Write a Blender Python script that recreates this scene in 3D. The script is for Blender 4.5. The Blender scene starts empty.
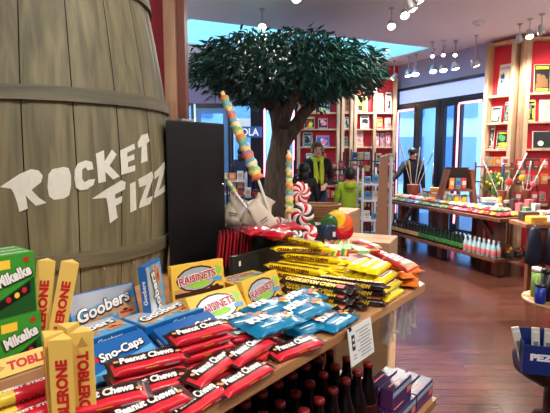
import bpy, bmesh, math, random
from mathutils import Vector, Matrix, Euler, noise
from mathutils.geometry import tessellate_polygon
random.seed(7)
S = bpy.context.scene
COL = S.collection
R = math.radians
PI = math.pi
# ------------------------------------------------------------------ camera
EYE = Vector((0, 0, 1.45))
PITCH = math.atan(51.5 / 460)
cd = bpy.data.cameras.new('camera'); cam = bpy.data.objects.new('camera', cd); COL.objects.link(cam)
cam.location = EYE; cam.rotation_euler = (PI / 2 - PITCH, 0, 0)
cd.sensor_width = 36; cd.lens = 460 / 550 * 36; cd.clip_start = 0.02; cd.clip_end = 200
S.camera = cam

def ray(px, py):
    cx = (px - 275) / 460; cy = (206.5 - py) / 460
    return Vector((cx, math.cos(PITCH) + cy * math.sin(PITCH), -math.sin(PITCH) + cy * math.cos(PITCH)))
def T(px, py, z=1.0):
    d = ray(px, py); return EYE + d * ((z - EYE.z) / d.z)
def D(px, py, y):
    d = ray(px, py); return EYE + d * (y / d.y)

# ------------------------------------------------------------------ materials
def lin(c):
    c = c / 255
    return c / 12.92 if c <= .04045 else ((c + .055) / 1.055) ** 2.4
def rgb(t): return (lin(t[0]), lin(t[1]), lin(t[2]), 1)
MC = {}
def M(name, col, rough=.5, var=.1, scale=25, metal=0, emit=0, coat=0, trans=0, alpha=1, stretch=(1, 1, 1), bump=0, ior=1.45):
    if name in MC: return MC[name]
    m = bpy.data.materials.new(name); m.use_nodes = True; nt = m.node_tree; b = nt.nodes['Principled BSDF']
    c = rgb(col)
    tc = nt.nodes.new('ShaderNodeTexCoord'); mp = nt.nodes.new('ShaderNodeMapping'); mp.inputs['Scale'].default_value = stretch
    nz = nt.nodes.new('ShaderNodeTexNoise'); nz.inputs['Scale'].default_value = scale; nz.inputs['Detail'].default_value = 4
    mx = nt.nodes.new('ShaderNodeMix'); mx.data_type = 'RGBA'
    mx.inputs['A'].default_value = [x * (1 - var) for x in c[:3]] + [1]
    mx.inputs['B'].default_value = [min(1, x * (1 + var)) for x in c[:3]] + [1]
    L = nt.links.new
    L(tc.outputs['Object'], mp.inputs['Vector']); L(mp.outputs['Vector'], nz.inputs['Vector'])
    L(nz.outputs['Fac'], mx.inputs['Factor']); L(mx.outputs['Result'], b.inputs['Base Color'])
    b.inputs['Roughness'].default_value = rough; b.inputs['Metallic'].default_value = metal
    b.inputs['Coat Weight'].default_value = coat; b.inputs['Transmission Weight'].default_value = trans
    b.inputs['Alpha'].default_value = alpha; b.inputs['IOR'].default_value = ior
    if bump:
        bp = nt.nodes.new('ShaderNodeBump'); bp.inputs['Strength'].default_value = bump; bp.inputs['Distance'].default_value = .01
        L(nz.outputs['Fac'], bp.inputs['Height']); L(bp.outputs['Normal'], b.inputs['Normal'])
    if emit:
        L(mx.outputs['Result'], b.inputs['Emission Color']); b.inputs['Emission Strength'].default_value = emit
    MC[name] = m; return m
def wood(name, c1, c2, stretch, rough=.55, scale=6, tone=False, bump=.15):
    if name in MC: return MC[name]
    m = bpy.data.materials.new(name); m.use_nodes = True; nt = m.node_tree; b = nt.nodes['Principled BSDF']; L = nt.links.new
    tc = nt.nodes.new('ShaderNodeTexCoord'); mp = nt.nodes.new('ShaderNodeMapping'); mp.inputs['Scale'].default_value = stretch
    n1 = nt.nodes.new('ShaderNodeTexNoise'); n1.inputs['Scale'].default_value = scale; n1.inputs['Detail'].default_value = 8; n1.inputs['Distortion'].default_value = .6
    n2 = nt.nodes.new('ShaderNodeTexNoise'); n2.inputs['Scale'].default_value = 2.2; n2.inputs['Detail'].default_value = 3
    L(tc.outputs['Object'], mp.inputs['Vector']); L(mp.outputs['Vector'], n1.inputs['Vector']); L(tc.outputs['Object'], n2.inputs['Vector'])
    rp = nt.nodes.new('ShaderNodeValToRGB'); rp.color_ramp.elements[0].position = .3; rp.color_ramp.elements[1].position = .7
    rp.color_ramp.elements[0].color = rgb(c1); rp.color_ramp.elements[1].color = rgb(c2)
    L(n1.outputs['Fac'], rp.inputs['Fac'])
    hs = nt.nodes.new('ShaderNodeHueSaturation'); L(rp.outputs['Color'], hs.inputs['Color'])
    mr = nt.nodes.new('ShaderNodeMapRange'); mr.inputs['From Min'].default_value = .3; mr.inputs['From Max'].default_value = .7
    mr.inputs['To Min'].default_value = .78; mr.inputs['To Max'].default_value = 1.2
    L(n2.outputs['Fac'], mr.inputs['Value'])
    if tone:
        at = nt.nodes.new('ShaderNodeAttribute'); at.attribute_name = 'tone'
        mu = nt.nodes.new('ShaderNodeMath'); mu.operation = 'MULTIPLY'
        L(mr.outputs['Result'], mu.inputs[0]); L(at.outputs['Fac'], mu.inputs[1]); L(mu.outputs[0], hs.inputs['Value'])
    else: L(mr.outputs['Result'], hs.inputs['Value'])
    L(hs.outputs['Color'], b.inputs['Base Color']); b.inputs['Roughness'].default_value = rough
    bp = nt.nodes.new('ShaderNodeBump'); bp.inputs['Strength'].default_value = bump; bp.inputs['Distance'].default_value = .004
    L(n1.outputs['Fac'], bp.inputs['Height']); L(bp.outputs['Normal'], b.inputs['Normal'])
    MC[name] = m; return m

def tinted(name, tint, gloss=.12):
    m = bpy.data.materials.new(name); m.use_nodes = True; nt = m.node_tree; b = nt.nodes['Principled BSDF']; L = nt.links.new
    b.inputs['Base Color'].default_value = rgb((120, 140, 160)); b.inputs['Roughness'].default_value = .04
    t = nt.nodes.new('ShaderNodeBsdfTransparent'); nz = nt.nodes.new('ShaderNodeTexNoise'); nz.inputs['Scale'].default_value = 1.5
    mx = nt.nodes.new('ShaderNodeMix'); mx.data_type = 'RGBA'; mx.inputs['A'].default_value = tint + (1,); mx.inputs['B'].default_value = tuple(x * .9 for x in tint) + (1,)
    L(nz.outputs['Fac'], mx.inputs['Factor']); L(mx.outputs['Result'], t.inputs['Color'])
    ms = nt.nodes.new('ShaderNodeMixShader'); ms.inputs['Fac'].default_value = gloss
    L(t.outputs[0], ms.inputs[1]); L(b.outputs[0], ms.inputs[2]); L(ms.outputs[0], nt.nodes['Material Output'].inputs['Surface'])
    MC[name] = m; return m
# ------------------------------------------------------------------ mesh builder
def rotm(rx=0, ry=0, rz=0): return Euler((rx, ry, rz)).to_matrix()
class MB:
    def __init__(s): s.v = []; s.f = []; s.m = []; s.sm = []
    def add(s, vs, fs, mat=0, smooth=False):
        b = len(s.v); s.v += [Vector(v) for v in vs]
        for i, f in enumerate(fs):
            s.f.append([b + k for k in f]); s.m.append(mat[i] if isinstance(mat, list) else mat); s.sm.append(smooth)
        return s
    def box(s, c, d, mat=0, rot=None):
        c = Vector(c); vs = []
        for z in (-1, 1):
            for y in (-1, 1):
                for x in (-1, 1):
                    p = Vector((x * d[0] / 2, y * d[1] / 2, z * d[2] / 2))
                    vs.append(c + (rot @ p if rot else p))
        return s.add(vs, [(0, 2, 3, 1), (4, 5, 7, 6), (0, 1, 5, 4), (2, 6, 7, 3), (0, 4, 6, 2), (1, 3, 7, 5)], mat)
    def tube(s, pts, rad, seg=8, mat=0, smooth=True):
        pts = [Vector(p) for p in pts]; n = len(pts)
        if not isinstance(rad, (list, tuple)): rad = [rad] * n
        vs = []; fs = []; ms = []
        up = Vector((0, 0, 1))
        t0 = (pts[-1] - pts[0]).normalized()
        if abs(t0.dot(up)) > .9: up = Vector((0, 1, 0))
        for i, p in enumerate(pts):
            t = (pts[min(i + 1, n - 1)] - pts[max(i - 1, 0)]).normalized()
            a = t.cross(up).normalized(); b2 = a.cross(t)
            for k in range(seg):
                g = 2 * PI * k / seg; vs.append(p + (a * math.cos(g) + b2 * math.sin(g)) * rad[i])
        for i in range(n - 1):
            for k in range(seg):
                k2 = (k + 1) % seg; fs.append((i * seg + k, i * seg + k2, (i + 1) * seg + k2, (i + 1) * seg + k)); ms.append(mat[i % len(mat)] if isinstance(mat, list) else mat)
        fs.append(tuple(range(seg))); ms.append(ms[0]); fs.append(tuple((n - 1) * seg + k for k in range(seg))[::-1]); ms.append(ms[-2])
        return s.add(vs, fs, ms, smooth)
    def lathe(s, prof, seg=16, mat=0, c=(0, 0, 0), smooth=True):
        c = Vector(c); vs = []; fs = []; ms = []
        for r, z in prof:
            for k in range(seg):
                g = 2 * PI * k / seg; vs.append(c + Vector((r * math.cos(g), r * math.sin(g), z)))
        for i in range(len(prof) - 1):
            for k in range(seg):
                k2 = (k + 1) % seg; fs.append((i * seg + k, i * seg + k2, (i + 1) * seg + k2, (i + 1) * seg + k)); ms.append(mat[i] if isinstance(mat, list) else mat)
        n = len(prof)
        fs.append(tuple(range(seg))[::-1]); ms.append(ms[0]); fs.append(tuple((n - 1) * seg + k for k in range(seg))); ms.append(ms[-2])
        return s.add(vs, fs, ms, smooth)
    def ball(s, c, r, seg=12, rings=8, mat=0, sq=None):
        c = Vector(c); r = r if isinstance(r, (tuple, list)) else (r, r, r); vs = []; fs = []
        vs.append(c + Vector((0, 0, -r[2])))
        for i in range(1, rings):
            a = -PI / 2 + PI * i / rings
            for k in range(seg):
                g = 2 * PI * k / seg; vs.append(c + Vector((r[0] * math.cos(a) * math.cos(g), r[1] * math.cos(a) * math.sin(g), r[2] * math.sin(a))))
        vs.append(c + Vector((0, 0, r[2]))); top = len(vs) - 1
        for k in range(seg):
            k2 = (k + 1) % seg; fs.append((0, 1 + k2, 1 + k)); fs.append((top, 1 + (rings - 2) * seg + k, 1 + (rings - 2) * seg + k2))
            for i in range(rings - 2): fs.append((1 + i * seg + k, 1 + i * seg + k2, 1 + (i + 1) * seg + k2, 1 + (i + 1) * seg + k))
        return s.add(vs, fs, mat, True)
    def poly(s, pts, mat=0): return s.add(pts, [tuple(range(len(pts)))], mat)
    def prism(s, pts2, z0, z1, mat=0):   # extrude a 2D outline along z
        n = len(pts2); vs = [(x, y, z0) for x, y in pts2] + [(x, y, z1) for x, y in pts2]
        fs = [tuple(range(n))[::-1], tuple(range(n, 2 * n))] + [(i, (i + 1) % n, n + (i + 1) % n, n + i) for i in range(n)]
        return s.add(vs, fs, mat)
    def mesh(s, name, mats, bevel=0):
        me = bpy.data.meshes.new(name); me.from_pydata(s.v, [], s.f)
        for m in (mats if isinstance(mats, (list, tuple)) else [mats]): me.materials.append(m)
        for p, mi, sm in zip(me.polygons, s.m, s.sm): p.material_index = mi; p.use_smooth = sm
        bm = bmesh.new(); bm.from_mesh(me)
        if bevel: bmesh.ops.bevel(bm, geom=[e for e in bm.edges if len(e.link_faces) == 2 and e.calc_face_angle(0) > .5], offset=bevel, segments=2, affect='EDGES', profile=.6)
        bmesh.ops.recalc_face_normals(bm, faces=bm.faces)
        bm.to_mesh(me); bm.free(); me.update(); return me
    def build(s, name, mats, parent=None, loc=(0, 0, 0), rot=(0, 0, 0), bevel=0):
        return link(name, s.mesh(name, mats, bevel), parent, loc, rot)
def link(name, me, parent=None, loc=(0, 0, 0), rot=(0, 0, 0)):
    o = bpy.data.objects.new(name, me); COL.objects.link(o); o.location = loc; o.rotation_euler = rot
    if parent: o.parent = parent
    return o
def tag(o, label=None, cat=None, group=None, kind=None):
    for k, v in (('label', label), ('category', cat), ('group', group), ('kind', kind)):
        if v: o[k] = v
    return o
def thing(name, label, cat, loc=(0, 0, 0), rz=0, group=None, rx=0, ry=0):
    o = bpy.data.objects.new(name, None); COL.objects.link(o); o.location = loc; o.rotation_euler = (rx, ry, rz); o.empty_display_size = .05
    return tag(o, label, cat, group)
def struct(o): return tag(o, kind='structure')
def dup(root, loc, rz=0, label=None, group=None, rx=0, ry=0, cat=None):
    r = root.copy(); COL.objects.link(r); r.location = loc; r.rotation_euler = (rx, ry, rz)
    tag(r, label, cat, group)
    for ch in list(root.children):
        c = ch.copy(); COL.objects.link(c); c.parent = r
        for g in list(ch.children):
            d = g.copy(); COL.objects.link(d); d.parent = c
    return r
class Kind:
    """first call hands out the prototype, later calls copies"""
    def __init__(s, proto): s.p = proto; s.used = False
    def put(s, loc, rz=0, label=None, group=None, rx=0, ry=0, cat=None):
        if not s.used:
            s.used = True; o = s.p; o.location = loc; o.rotation_euler = (rx, ry, rz); return tag(o, label, cat, group)
        return dup(s.p, loc, rz, label, group, rx, ry, cat)
ORD = ['first', 'second', 'third', 'fourth', 'fifth', 'sixth', 'seventh', 'eighth', 'ninth', 'tenth', 'eleventh', 'twelfth', 'thirteenth', 'fourteenth', 'fifteenth', 'sixteenth', 'seventeenth', 'eighteenth', 'nineteenth', 'twentieth', 'twenty-first', 'twenty-second', 'twenty-third', 'twenty-fourth', 'twenty-fifth', 'twenty-sixth', 'twenty-seventh', 'twenty-eighth', 'twenty-ninth', 'thirtieth']

# lettering: mesh text centred on the origin in its own XY plane, fitted to w x h
TC = {}
def text_mesh(body, w, h, mat, shear=0, bold=.02, depth=0):
    k = (body, round(w, 4), round(h, 4), mat.name, shear, bold, depth)
    if k in TC: return TC[k]
    cu = bpy.data.curves.new('txt', 'FONT'); cu.body = body; cu.shear = shear; cu.offset = bold; cu.resolution_u = 3; cu.extrude = 0
    o = bpy.data.objects.new('txt', cu); COL.objects.link(o)
    bpy.context.view_layer.update()
    me = bpy.data.meshes.new_from_object(o.evaluated_get(bpy.context.evaluated_depsgraph_get()))
    bpy.data.objects.remove(o); bpy.data.curves.remove(cu)
    xs = [v.co.x for v in me.vertices]; ys = [v.co.y for v in me.vertices]
    cx = (min(xs) + max(xs)) / 2; cy = (min(ys) + max(ys)) / 2; sx = w / (max(xs) - min(xs)); sy = h / (max(ys) - min(ys))
    for v in me.vertices: v.co = Vector(((v.co.x - cx) * sx, (v.co.y - cy) * sy, 0))
    me.materials.clear(); me.materials.append(mat); me.name = 'lettering'
    TC[k] = me; return me
def lettering(body, w, h, mat, parent, loc, rot, spin=0, shear=0, bold=.02, name='lettering'):
    me = text_mesh(body, w, h, mat, shear, bold)
    o = bpy.data.objects.new(name, me); COL.objects.link(o); o.parent = parent
    o.matrix_local = Matrix.Translation(loc) @ (Euler(rot).to_matrix() @ rotm(0, 0, spin)).to_4x4()
    return o
FRONT = (PI / 2, 0, 0)          # a print on a face that looks along -Y
TOP = (0, 0, 0)
def art(parent, shapes, mats, loc, rot, name='printed_panel'):
    """flat printed shapes on a face: ('r'|'e'|'p', cx, cy, w, h, mat) or ('p', points, mat)"""
    mb = MB()
    for i, s in enumerate(shapes):
        z = .0002 * (i + 1)
        if s[0] == 'r':
            _, cx, cy, w, h, m = s; mb.poly([(cx - w / 2, cy - h / 2, z), (cx + w / 2, cy - h / 2, z), (cx + w / 2, cy + h / 2, z), (cx - w / 2, cy + h / 2, z)], m)
        elif s[0] == 'e':
            _, cx, cy, w, h, m = s; mb.poly([(cx + w / 2 * math.cos(2 * PI * k / 14), cy + h / 2 * math.sin(2 * PI * k / 14), z) for k in range(14)], m)
        else: mb.poly([(x, y, z) for x, y in s[1]], s[2])
    return mb.build(name, mats, parent, loc, rot)

# sealed wrapper: a swept rounded section with flat crimped ends
def wrapper(L, W, H, crimp=.008, sec=14, p=3.0, matf=None, wr=0, seed=0, sag=0, nx=8, zig=True):
    mb = MB(); st = [(-L / 2, .04, 1), (-L / 2 + crimp, .06, 1), (-L / 2 + crimp + .004, .55, .99), (-L / 2 + crimp + .012, .93, 1)]
    a0 = -L / 2 + crimp + .012
    for i in range(1, nx): st.append((a0 + (-2 * a0) * i / nx, 1, 1))
    st += [(-x, h, w) for x, h, w in st[3::-1]]
    vs = []; n = len(st)
    for i, (x, hs, ws) in enumerate(st):
        for k in range(sec):
            g = 2 * PI * k / sec + PI / sec; c, s_ = math.cos(g), math.sin(g)
            y = math.copysign(abs(c) ** (2 / p), c) * W / 2 * ws; z = math.copysign(abs(s_) ** (2 / p), s_) * H / 2 * hs
            v = Vector((x, y, z))
            if wr and 1 < i < n - 2:
                q = noise.noise(Vector((x * 60 + seed * 7, y * 60, z * 60))) * wr; v += Vector((q * .5, q, q))
            if zig and i in (0, n - 1): v.x += (.0015 if k % 2 else -.0015)
            v.z += H / 2 - sag * (x / (L / 2)) ** 2
            vs.append(v)
    fs = []; ms = []
    for i in range(n - 1):
        for k in range(sec):
            k2 = (k + 1) % sec; f = (i * sec + k, i * sec + k2, (i + 1) * sec + k2, (i + 1) * sec + k); fs.append(f)
            c = sum((vs[j] for j in f), Vector()) / 4
            ms.append(matf(c.x / (L / 2), c.y / (W / 2), (c.z - H / 2) / (H / 2)) if matf else 0)
    fs.append(tuple(range(sec))); ms.append(ms[0]); fs.append(tuple(range((n - 1) * sec, n * sec))); ms.append(ms[-1])
    mb.add(vs, fs, ms, True); return mb
# ================================================================== THE ROOM
CEIL = 3.25
m_wood_pale = wood('pine', (182, 144, 112), (216, 182, 148), (1, 1, .12), .5, 14)
m_wood_post = wood('timber', (150, 108, 78), (190, 150, 115), (1, 1, .1), .55, 12)
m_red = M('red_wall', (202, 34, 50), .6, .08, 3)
m_frame = M('dark_frame', (20, 22, 30), .4)
m_glass = tinted('glass', (.62, .76, .92)); m_glass_door = tinted('door_glass', (.42, .58, .78))
m_ceil = M('ceiling_paint', (226, 226, 236), .8, .03, 2)
m_white = M('white_paint', (225, 228, 232), .6, .03)
m_grey = M('grey_paint', (128, 124, 140), .7, .04)
m_black = M('black', (10, 10, 11), .45, .2)

# floor: boards running across the aisle
def floor_mat():
    m = bpy.data.materials.new('floor_boards'); m.use_nodes = True; nt = m.node_tree; b = nt.nodes['Principled BSDF']; L = nt.links.new
    tc = nt.nodes.new('ShaderNodeTexCoord'); br = nt.nodes.new('ShaderNodeTexBrick')
    br.inputs['Scale'].default_value = 1; br.inputs['Brick Width'].default_value = 1.3; br.inputs['Row Height'].default_value = .085
    br.inputs['Mortar Size'].default_value = .003; br.inputs['Color1'].default_value = rgb((94, 56, 43)); br.inputs['Color2'].default_value = rgb((78, 43, 33)); br.inputs['Mortar'].default_value = rgb((40, 20, 15)); br.offset = .37
    L(tc.outputs['Object'], br.inputs['Vector'])
    mp = nt.nodes.new('ShaderNodeMapping'); mp.inputs['Scale'].default_value = (1.5, 18, 1); nz = nt.nodes.new('ShaderNodeTexNoise'); nz.inputs['Scale'].default_value = 3; nz.inputs['Detail'].default_value = 6
    L(tc.outputs['Object'], mp.inputs['Vector']); L(mp.outputs['Vector'], nz.inputs['Vector'])
    mx = nt.nodes.new('ShaderNodeMix'); mx.data_type = 'RGBA'; mx.blend_type = 'MULTIPLY'; mx.inputs['Factor'].default_value = .6
    rp = nt.nodes.new('ShaderNodeValToRGB'); rp.color_ramp.elements[0].color = (.45, .42, .4, 1); rp.color_ramp.elements[1].color = (1.2, 1.15, 1.1, 1); rp.color_ramp.elements[0].position = .25; rp.color_ramp.elements[1].position = .75
    L(nz.outputs['Fac'], rp.inputs['Fac']); L(br.outputs['Color'], mx.inputs['A']); L(rp.outputs['Color'], mx.inputs['B']); L(mx.outputs['Result'], b.inputs['Base Color'])
    b.inputs['Roughness'].default_value = .2; b.inputs['Specular IOR Level'].default_value = .38; b.inputs['Coat Weight'].default_value = .05; b.inputs['Coat Roughness'].default_value = .12
    bp = nt.nodes.new('ShaderNodeBump'); bp.inputs['Strength'].default_value = .4; bp.inputs['Distance'].default_value = .006
    ad = nt.nodes.new('ShaderNodeMath'); ad.operation = 'ADD'; mu = nt.nodes.new('ShaderNodeMath'); mu.operation = 'MULTIPLY'; mu.inputs[1].default_value = .3
    inv = nt.nodes.new('ShaderNodeMath'); inv.operation = 'SUBTRACT'; inv.inputs[0].default_value = 1
    L(br.outputs['Fac'], inv.inputs[1]); L(nz.outputs['Fac'], mu.inputs[0]); L(inv.outputs[0], ad.inputs[0]); L(mu.outputs[0], ad.inputs[1]); L(ad.outputs[0], bp.inputs['Height']); L(bp.outputs['Normal'], b.inputs['Normal']); L(bp.outputs['Normal'], b.inputs['Coat Normal'])
    return m
struct(MB().box((1, 4, -.05), (11, 15, .1)).build('floor', floor_mat()))
struct(MB().box((1, 16, -.3), (60, 9, .5)).build('pavement_outside', M('paving', (170, 176, 182), .8, .1, 4)))

# ceiling with the skylight opening
A = D(190, 25, 1.8 * 460 / 130); B = D(430, 52, 1.8 * 460 / 103); Cc = D(375, 65, 1.8 * 460 / 90)
A.z = B.z = Cc.z = CEIL; Dd = A + (Cc - B)
outer = [(-4.5, -3.5), (6.5, -3.5), (6.5, 10.6), (-4.5, 10.6)]
hole = [(p.x, p.y) for p in (A, B, Cc, Dd)]
vv = [Vector((x, y, CEIL)) for x, y in outer]; hv = [Vector((x, y, CEIL)) for x, y in hole]
tris = tessellate_polygon([vv, hv])
mb = MB(); mb.add(vv + hv, [tuple(t) for t in tris]); struct(mb.build('ceiling', m_ceil))
hc = sum(hv, Vector()) / 4
mb = MB()
for i in range(4):
    a, b_ = hv[i], hv[(i + 1) % 4]; o1 = (a - hc).normalized() * .06; o2 = (b_ - hc).normalized() * .06; up = Vector((0, 0, .42)); e = Vector((0, 0, .001))
    mb.add([a + e, b_ + e, b_ + up, a + up, a + o1 + e, b_ + o2 + e, b_ + o2 + up, a + o1 + up], [(0, 1, 2, 3), (7, 6, 5, 4), (0, 3, 7, 4), (1, 5, 6, 2), (3, 2, 6, 7), (0, 4, 5, 1)])
struct(mb.build('trim_1', m_white))
sk = bpy.data.objects.new('window_3', None); COL.objects.link(sk); struct(sk)
up = Vector((0, 0, .44))
mb = MB(); mb.add([p + up for p in hv] + [p + up + Vector((0, 0, .02)) for p in hv], [(0, 1, 2, 3), (7, 6, 5, 4), (0, 4, 5, 1), (1, 5, 6, 2), (2, 6, 7, 3), (3, 7, 4, 0)]); mb.build('glass_pane', tinted('skylight_glass', (.42, .74, .82), .08), sk)
mb = MB()
for k in range(1, 4):
    p = hv[0].lerp(hv[1], k / 4) + up; q = hv[3].lerp(hv[2], k / 4) + up; mb.tube([p, q], .025, 6, 0, False)
mb.build('glazing_bar', m_white, sk)

def wall(name, p1, p2, z0, z1, mat, th=.12):
    p1 = Vector(p1); p2 = Vector(p2); d = p2 - p1
    return struct(MB().box((d.length / 2, th / 2, (z0 + z1) / 2), (d.length, th, z1 - z0)).build(name, mat, None, (p1.x, p1.y, 0), (0, 0, math.atan2(d.y, d.x))))
YB = 9.6
xL, xA, xC = D(186, 100, YB).x, .46, 2.506
P1 = Vector((2.506, YB)); P2 = Vector((3.47, 7.6)); P3 = Vector((3.757, 7.2)); P4 = Vector((5.2, 6.95))
wall('wall_back', (.46, YB), (P1.x, YB), 0, CEIL, m_red)
wall('wall_back_header', (-4.5, YB), (.46, YB), 2.5, CEIL, M('lavender_paint', (150, 148, 190), .7, .03))
wall('wall_right_header', P1, P2, 2.78, CEIL, M('grey_header', (172, 166, 196), .7))
wall('wall_right', P2, P3, 0, CEIL, m_red)
wall('wall_right_far', P3, P4, 0, CEIL, m_red)
wall('wall_east', (P4.x, P4.y), (5.2, -3.5), 0, CEIL, m_grey)
wall('wall_rear', (5.2, -3.5), (-4.5, -3.5), 0, CEIL, m_grey)
wall('wall_west', (-4.5, -3.5), (-4.5, YB), 0, CEIL, m_grey)
# the short red wall that ends behind the barrel, with its timber trim
wl = -.60
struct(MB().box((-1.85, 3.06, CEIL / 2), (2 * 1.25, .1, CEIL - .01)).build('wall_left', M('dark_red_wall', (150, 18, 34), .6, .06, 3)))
struct(MB().box((-.634, 2.93, CEIL / 2), (.07, .16, CEIL - .012), 0).build('trim_2', m_wood_post, bevel=.004))
struct(MB().box((-.574, 2.95, CEIL / 2), (.046, .1, CEIL - .012), 0).build('trim_3', M('brown_trim', (120, 70, 58), .6)))
struct(MB().box((-.44, 3.9, CEIL - .07), (.26, .5, .13)).build('beam_1', M('brown_beam', (92, 60, 48), .6), bevel=.005))

# exterior across the street
struct(MB().box((1, 17, 4), (40, .4, 8)).build('exterior_building', M('facade', (214, 226, 240), .8, .05, 1)))
mb = MB()
for k in range(-7, 9):
    for z in (1.3, 3.6): mb.box((1 + k * 1.9, 16.75, z), (1.1, .12, 1.6))
struct(mb.build('exterior_windows', M('blue_panes', (120, 150, 178), .3)))

# ---------------------------------------------------------------- storefronts
def run(p1, p2):
    d = (Vector(p2) - Vector(p1)); return math.atan2(d.y, d.x), d.length
def s_at(px, p1, p2):      # where a sight line of the photo meets a wall line
    k = (px - 275) / 460 * 1.0
    p1 = Vector(p1); d = (Vector(p2) - p1); r_ = ray(px, 155); k = r_.x / r_.y
    t = (p1.x - k * p1.y) / (k * d.y - d.x); return t * d.length
def structure(name, loc, rz=0):
    o = bpy.data.objects.new(name, None); COL.objects.link(o); o.location = loc; o.rotation_euler = (0, 0, rz); return struct(o)
def frame_parts(par, x0, x1, z0, z1, w=.05, mat=None, th=.07, glass=None):
    mb = MB(); mat = mat or m_frame
    for c, d in (((x0 + w / 2, 0, (z0 + z1) / 2), (w, th, z1 - z0)), ((x1 - w / 2, 0, (z0 + z1) / 2), (w, th, z1 - z0)), (((x0 + x1) / 2, 0, z0 + w / 2), (x1 - x0 - 2 * w, th, w)), (((x0 + x1) / 2, 0, z1 - w / 2), (x1 - x0 - 2 * w, th, w))): mb.box(c, d)
    mb.build('frame', mat, par)
    MB().box(((x0 + x1) / 2, 0, (z0 + z1) / 2), (x1 - x0 - 2 * w, .008, z1 - z0 - 2 * w)).build('glass_pane', glass or m_glass, par)
rzS, LS = run(P1, P2); sS = lambda px: s_at(px, P1, P2)
w2 = structure('window_2', (P1.x, P1.y, 0), rzS)
frame_parts(w2, 0, sS(416), .1, 2.42)
d1 = structure('door_1', (P1.x, P1.y, 0), rzS)
frame_parts(d1, sS(416) + .01, sS(439.5), 0, 2.42, .1, glass=m_glass_door); frame_parts(d1, sS(439.5) + .01, sS(458), 0, 2.42, .1, glass=m_glass_door)
MB().tube([(sS(437.5), -.09, .9), (sS(437.5), -.09, 1.3)], .015).build('handle', M('steel', (190, 195, 200), .25, metal=1), d1)
w4 = structure('window_4', (P1.x, P1.y, 0), rzS)
frame_parts(w4, sS(458) + .01, LS, .1, 2.42)
# the pale header panel above the doors (a lit translucent panel)
hp = thing('light_panel', 'long pale blue lit panel above the glass doors', 'light panel', (P1.x, P1.y, 0), rzS)
MB().box((LS / 2, .03, 2.585), (LS - .1, .03, .3)).build('panel', M('lit_panel', (150, 165, 215), .4, .12, .8, emit=.95), hp)
mb = MB(); mb.box((LS / 2, .02, 2.445), (LS, .12, .04)).box((LS / 2, .02, 2.75), (LS, .12, .05)).box((.02, .02, 2.6), (.04, .12, .26)).box((LS - .02, .02, 2.6), (.04, .12, .26)); mb.build('frame', m_frame, hp)
m_neon = M('neon_pink', (255, 130, 160), .4, .02, emit=4)
def neon(label, par_loc, rz, pts):
    o = thing('neon_tube', label, 'neon light', par_loc, rz, None)
    MB().tube(pts, .016, 8).build('tube', m_neon, o)
    for p in (pts[0], pts[-1]): MB().box((p[0], p[1] + .02, p[2]), (.03, .05, .05)).build('mounting_clip', m_frame, o)
neon('pink neon tube along the edge of the narrow window beside the bookcase', (P1.x, P1.y, 0), rzS, [(.1, -.06, .25), (.1, -.06, 2.3), (.13, -.06, 2.33), (sS(415), -.06, 2.33)])
neon('pink neon tube along the edge of the wide window beside the red poster wall', (P1.x, P1.y, 0), rzS, [(sS(460.5), -.09, .25), (sS(460.5), -.09, 2.3), (sS(461), -.09, 2.33), (LS - .05, -.09, 2.33)])
# left storefront behind the tree
X = lambda px: D(px, 120, YB).x
w1 = structure('window_1', (0, YB, 0))
frame_parts(w1, X(231), X(253), .1, 2.5); MB().box(((X(231) + X(253)) / 2, .0, 1.96), (X(253) - X(231) - .1, .03, .05)).build('glazing_bar', m_frame, w1)
w5 = structure('window_5', (0, YB, 0)); frame_parts(w5, X(262), X(297), .1, 2.5)
w6 = structure('window_6', (0, YB, 0)); frame_parts(w6, -4.4, X(194), .1, 2.5)
MB().box(((X(253) + X(262)) / 2, 0, 1.25), (X(262) - X(253), .1, 2.5)).build('mullion', m_frame, w5)
d2 = structure('door_2', (0, YB, 0)); m_bluef = M('blue_frame', (92, 150, 205), .4)
frame_parts(d2, X(196), X(228), 0, 2.4, .1, m_bluef, glass=m_glass_door); MB().box(((X(196) + X(228)) / 2, 0, 2.45), (X(228) - X(196), .1, .09)).build('header', m_frame, d2)
MB().box(((X(228) + X(231)) / 2, 0, 1.25), (.05, .1, 2.5)).build('mullion', m_frame, d2)
neon('red neon tube upright by the tree trunk', (0, YB, 0), 0, [(X(264.5), -.1, 1.0), (X(264.5), -.1, 2.42)])
neon('pink neon tube upright between the tree and the poster bookcase', (0, YB, 0), 0, [(X(293.5), -.1, 1.0), (X(293.5), -.1, 2.36)])
sg = thing('window_sign', 'white window lettering on the glass behind the tree', 'sign', (0, YB, 0))
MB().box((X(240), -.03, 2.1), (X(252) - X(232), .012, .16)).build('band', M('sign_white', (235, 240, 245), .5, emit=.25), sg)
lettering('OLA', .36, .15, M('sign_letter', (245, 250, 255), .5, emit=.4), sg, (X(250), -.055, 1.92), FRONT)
MB().box((X(250), -.048, 1.92), (.5, .006, .22)).build('blue_backing', M('sign_blue', (70, 120, 190), .5), sg)
ps = thing('lit_sign', 'small bright lit sign with letter P behind the branch', 'sign', (X(289), YB - .12, 2.28))
MB().box((0, 0, 0), (.16, .05, .24)).build('light_box', M('lit_white', (240, 240, 255), .4, emit=1.2), ps)
lettering('P', .09, .15, M('p_blue', (60, 60, 150), .5), ps, (0, -.027, 0), FRONT, bold=.04)

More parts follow.
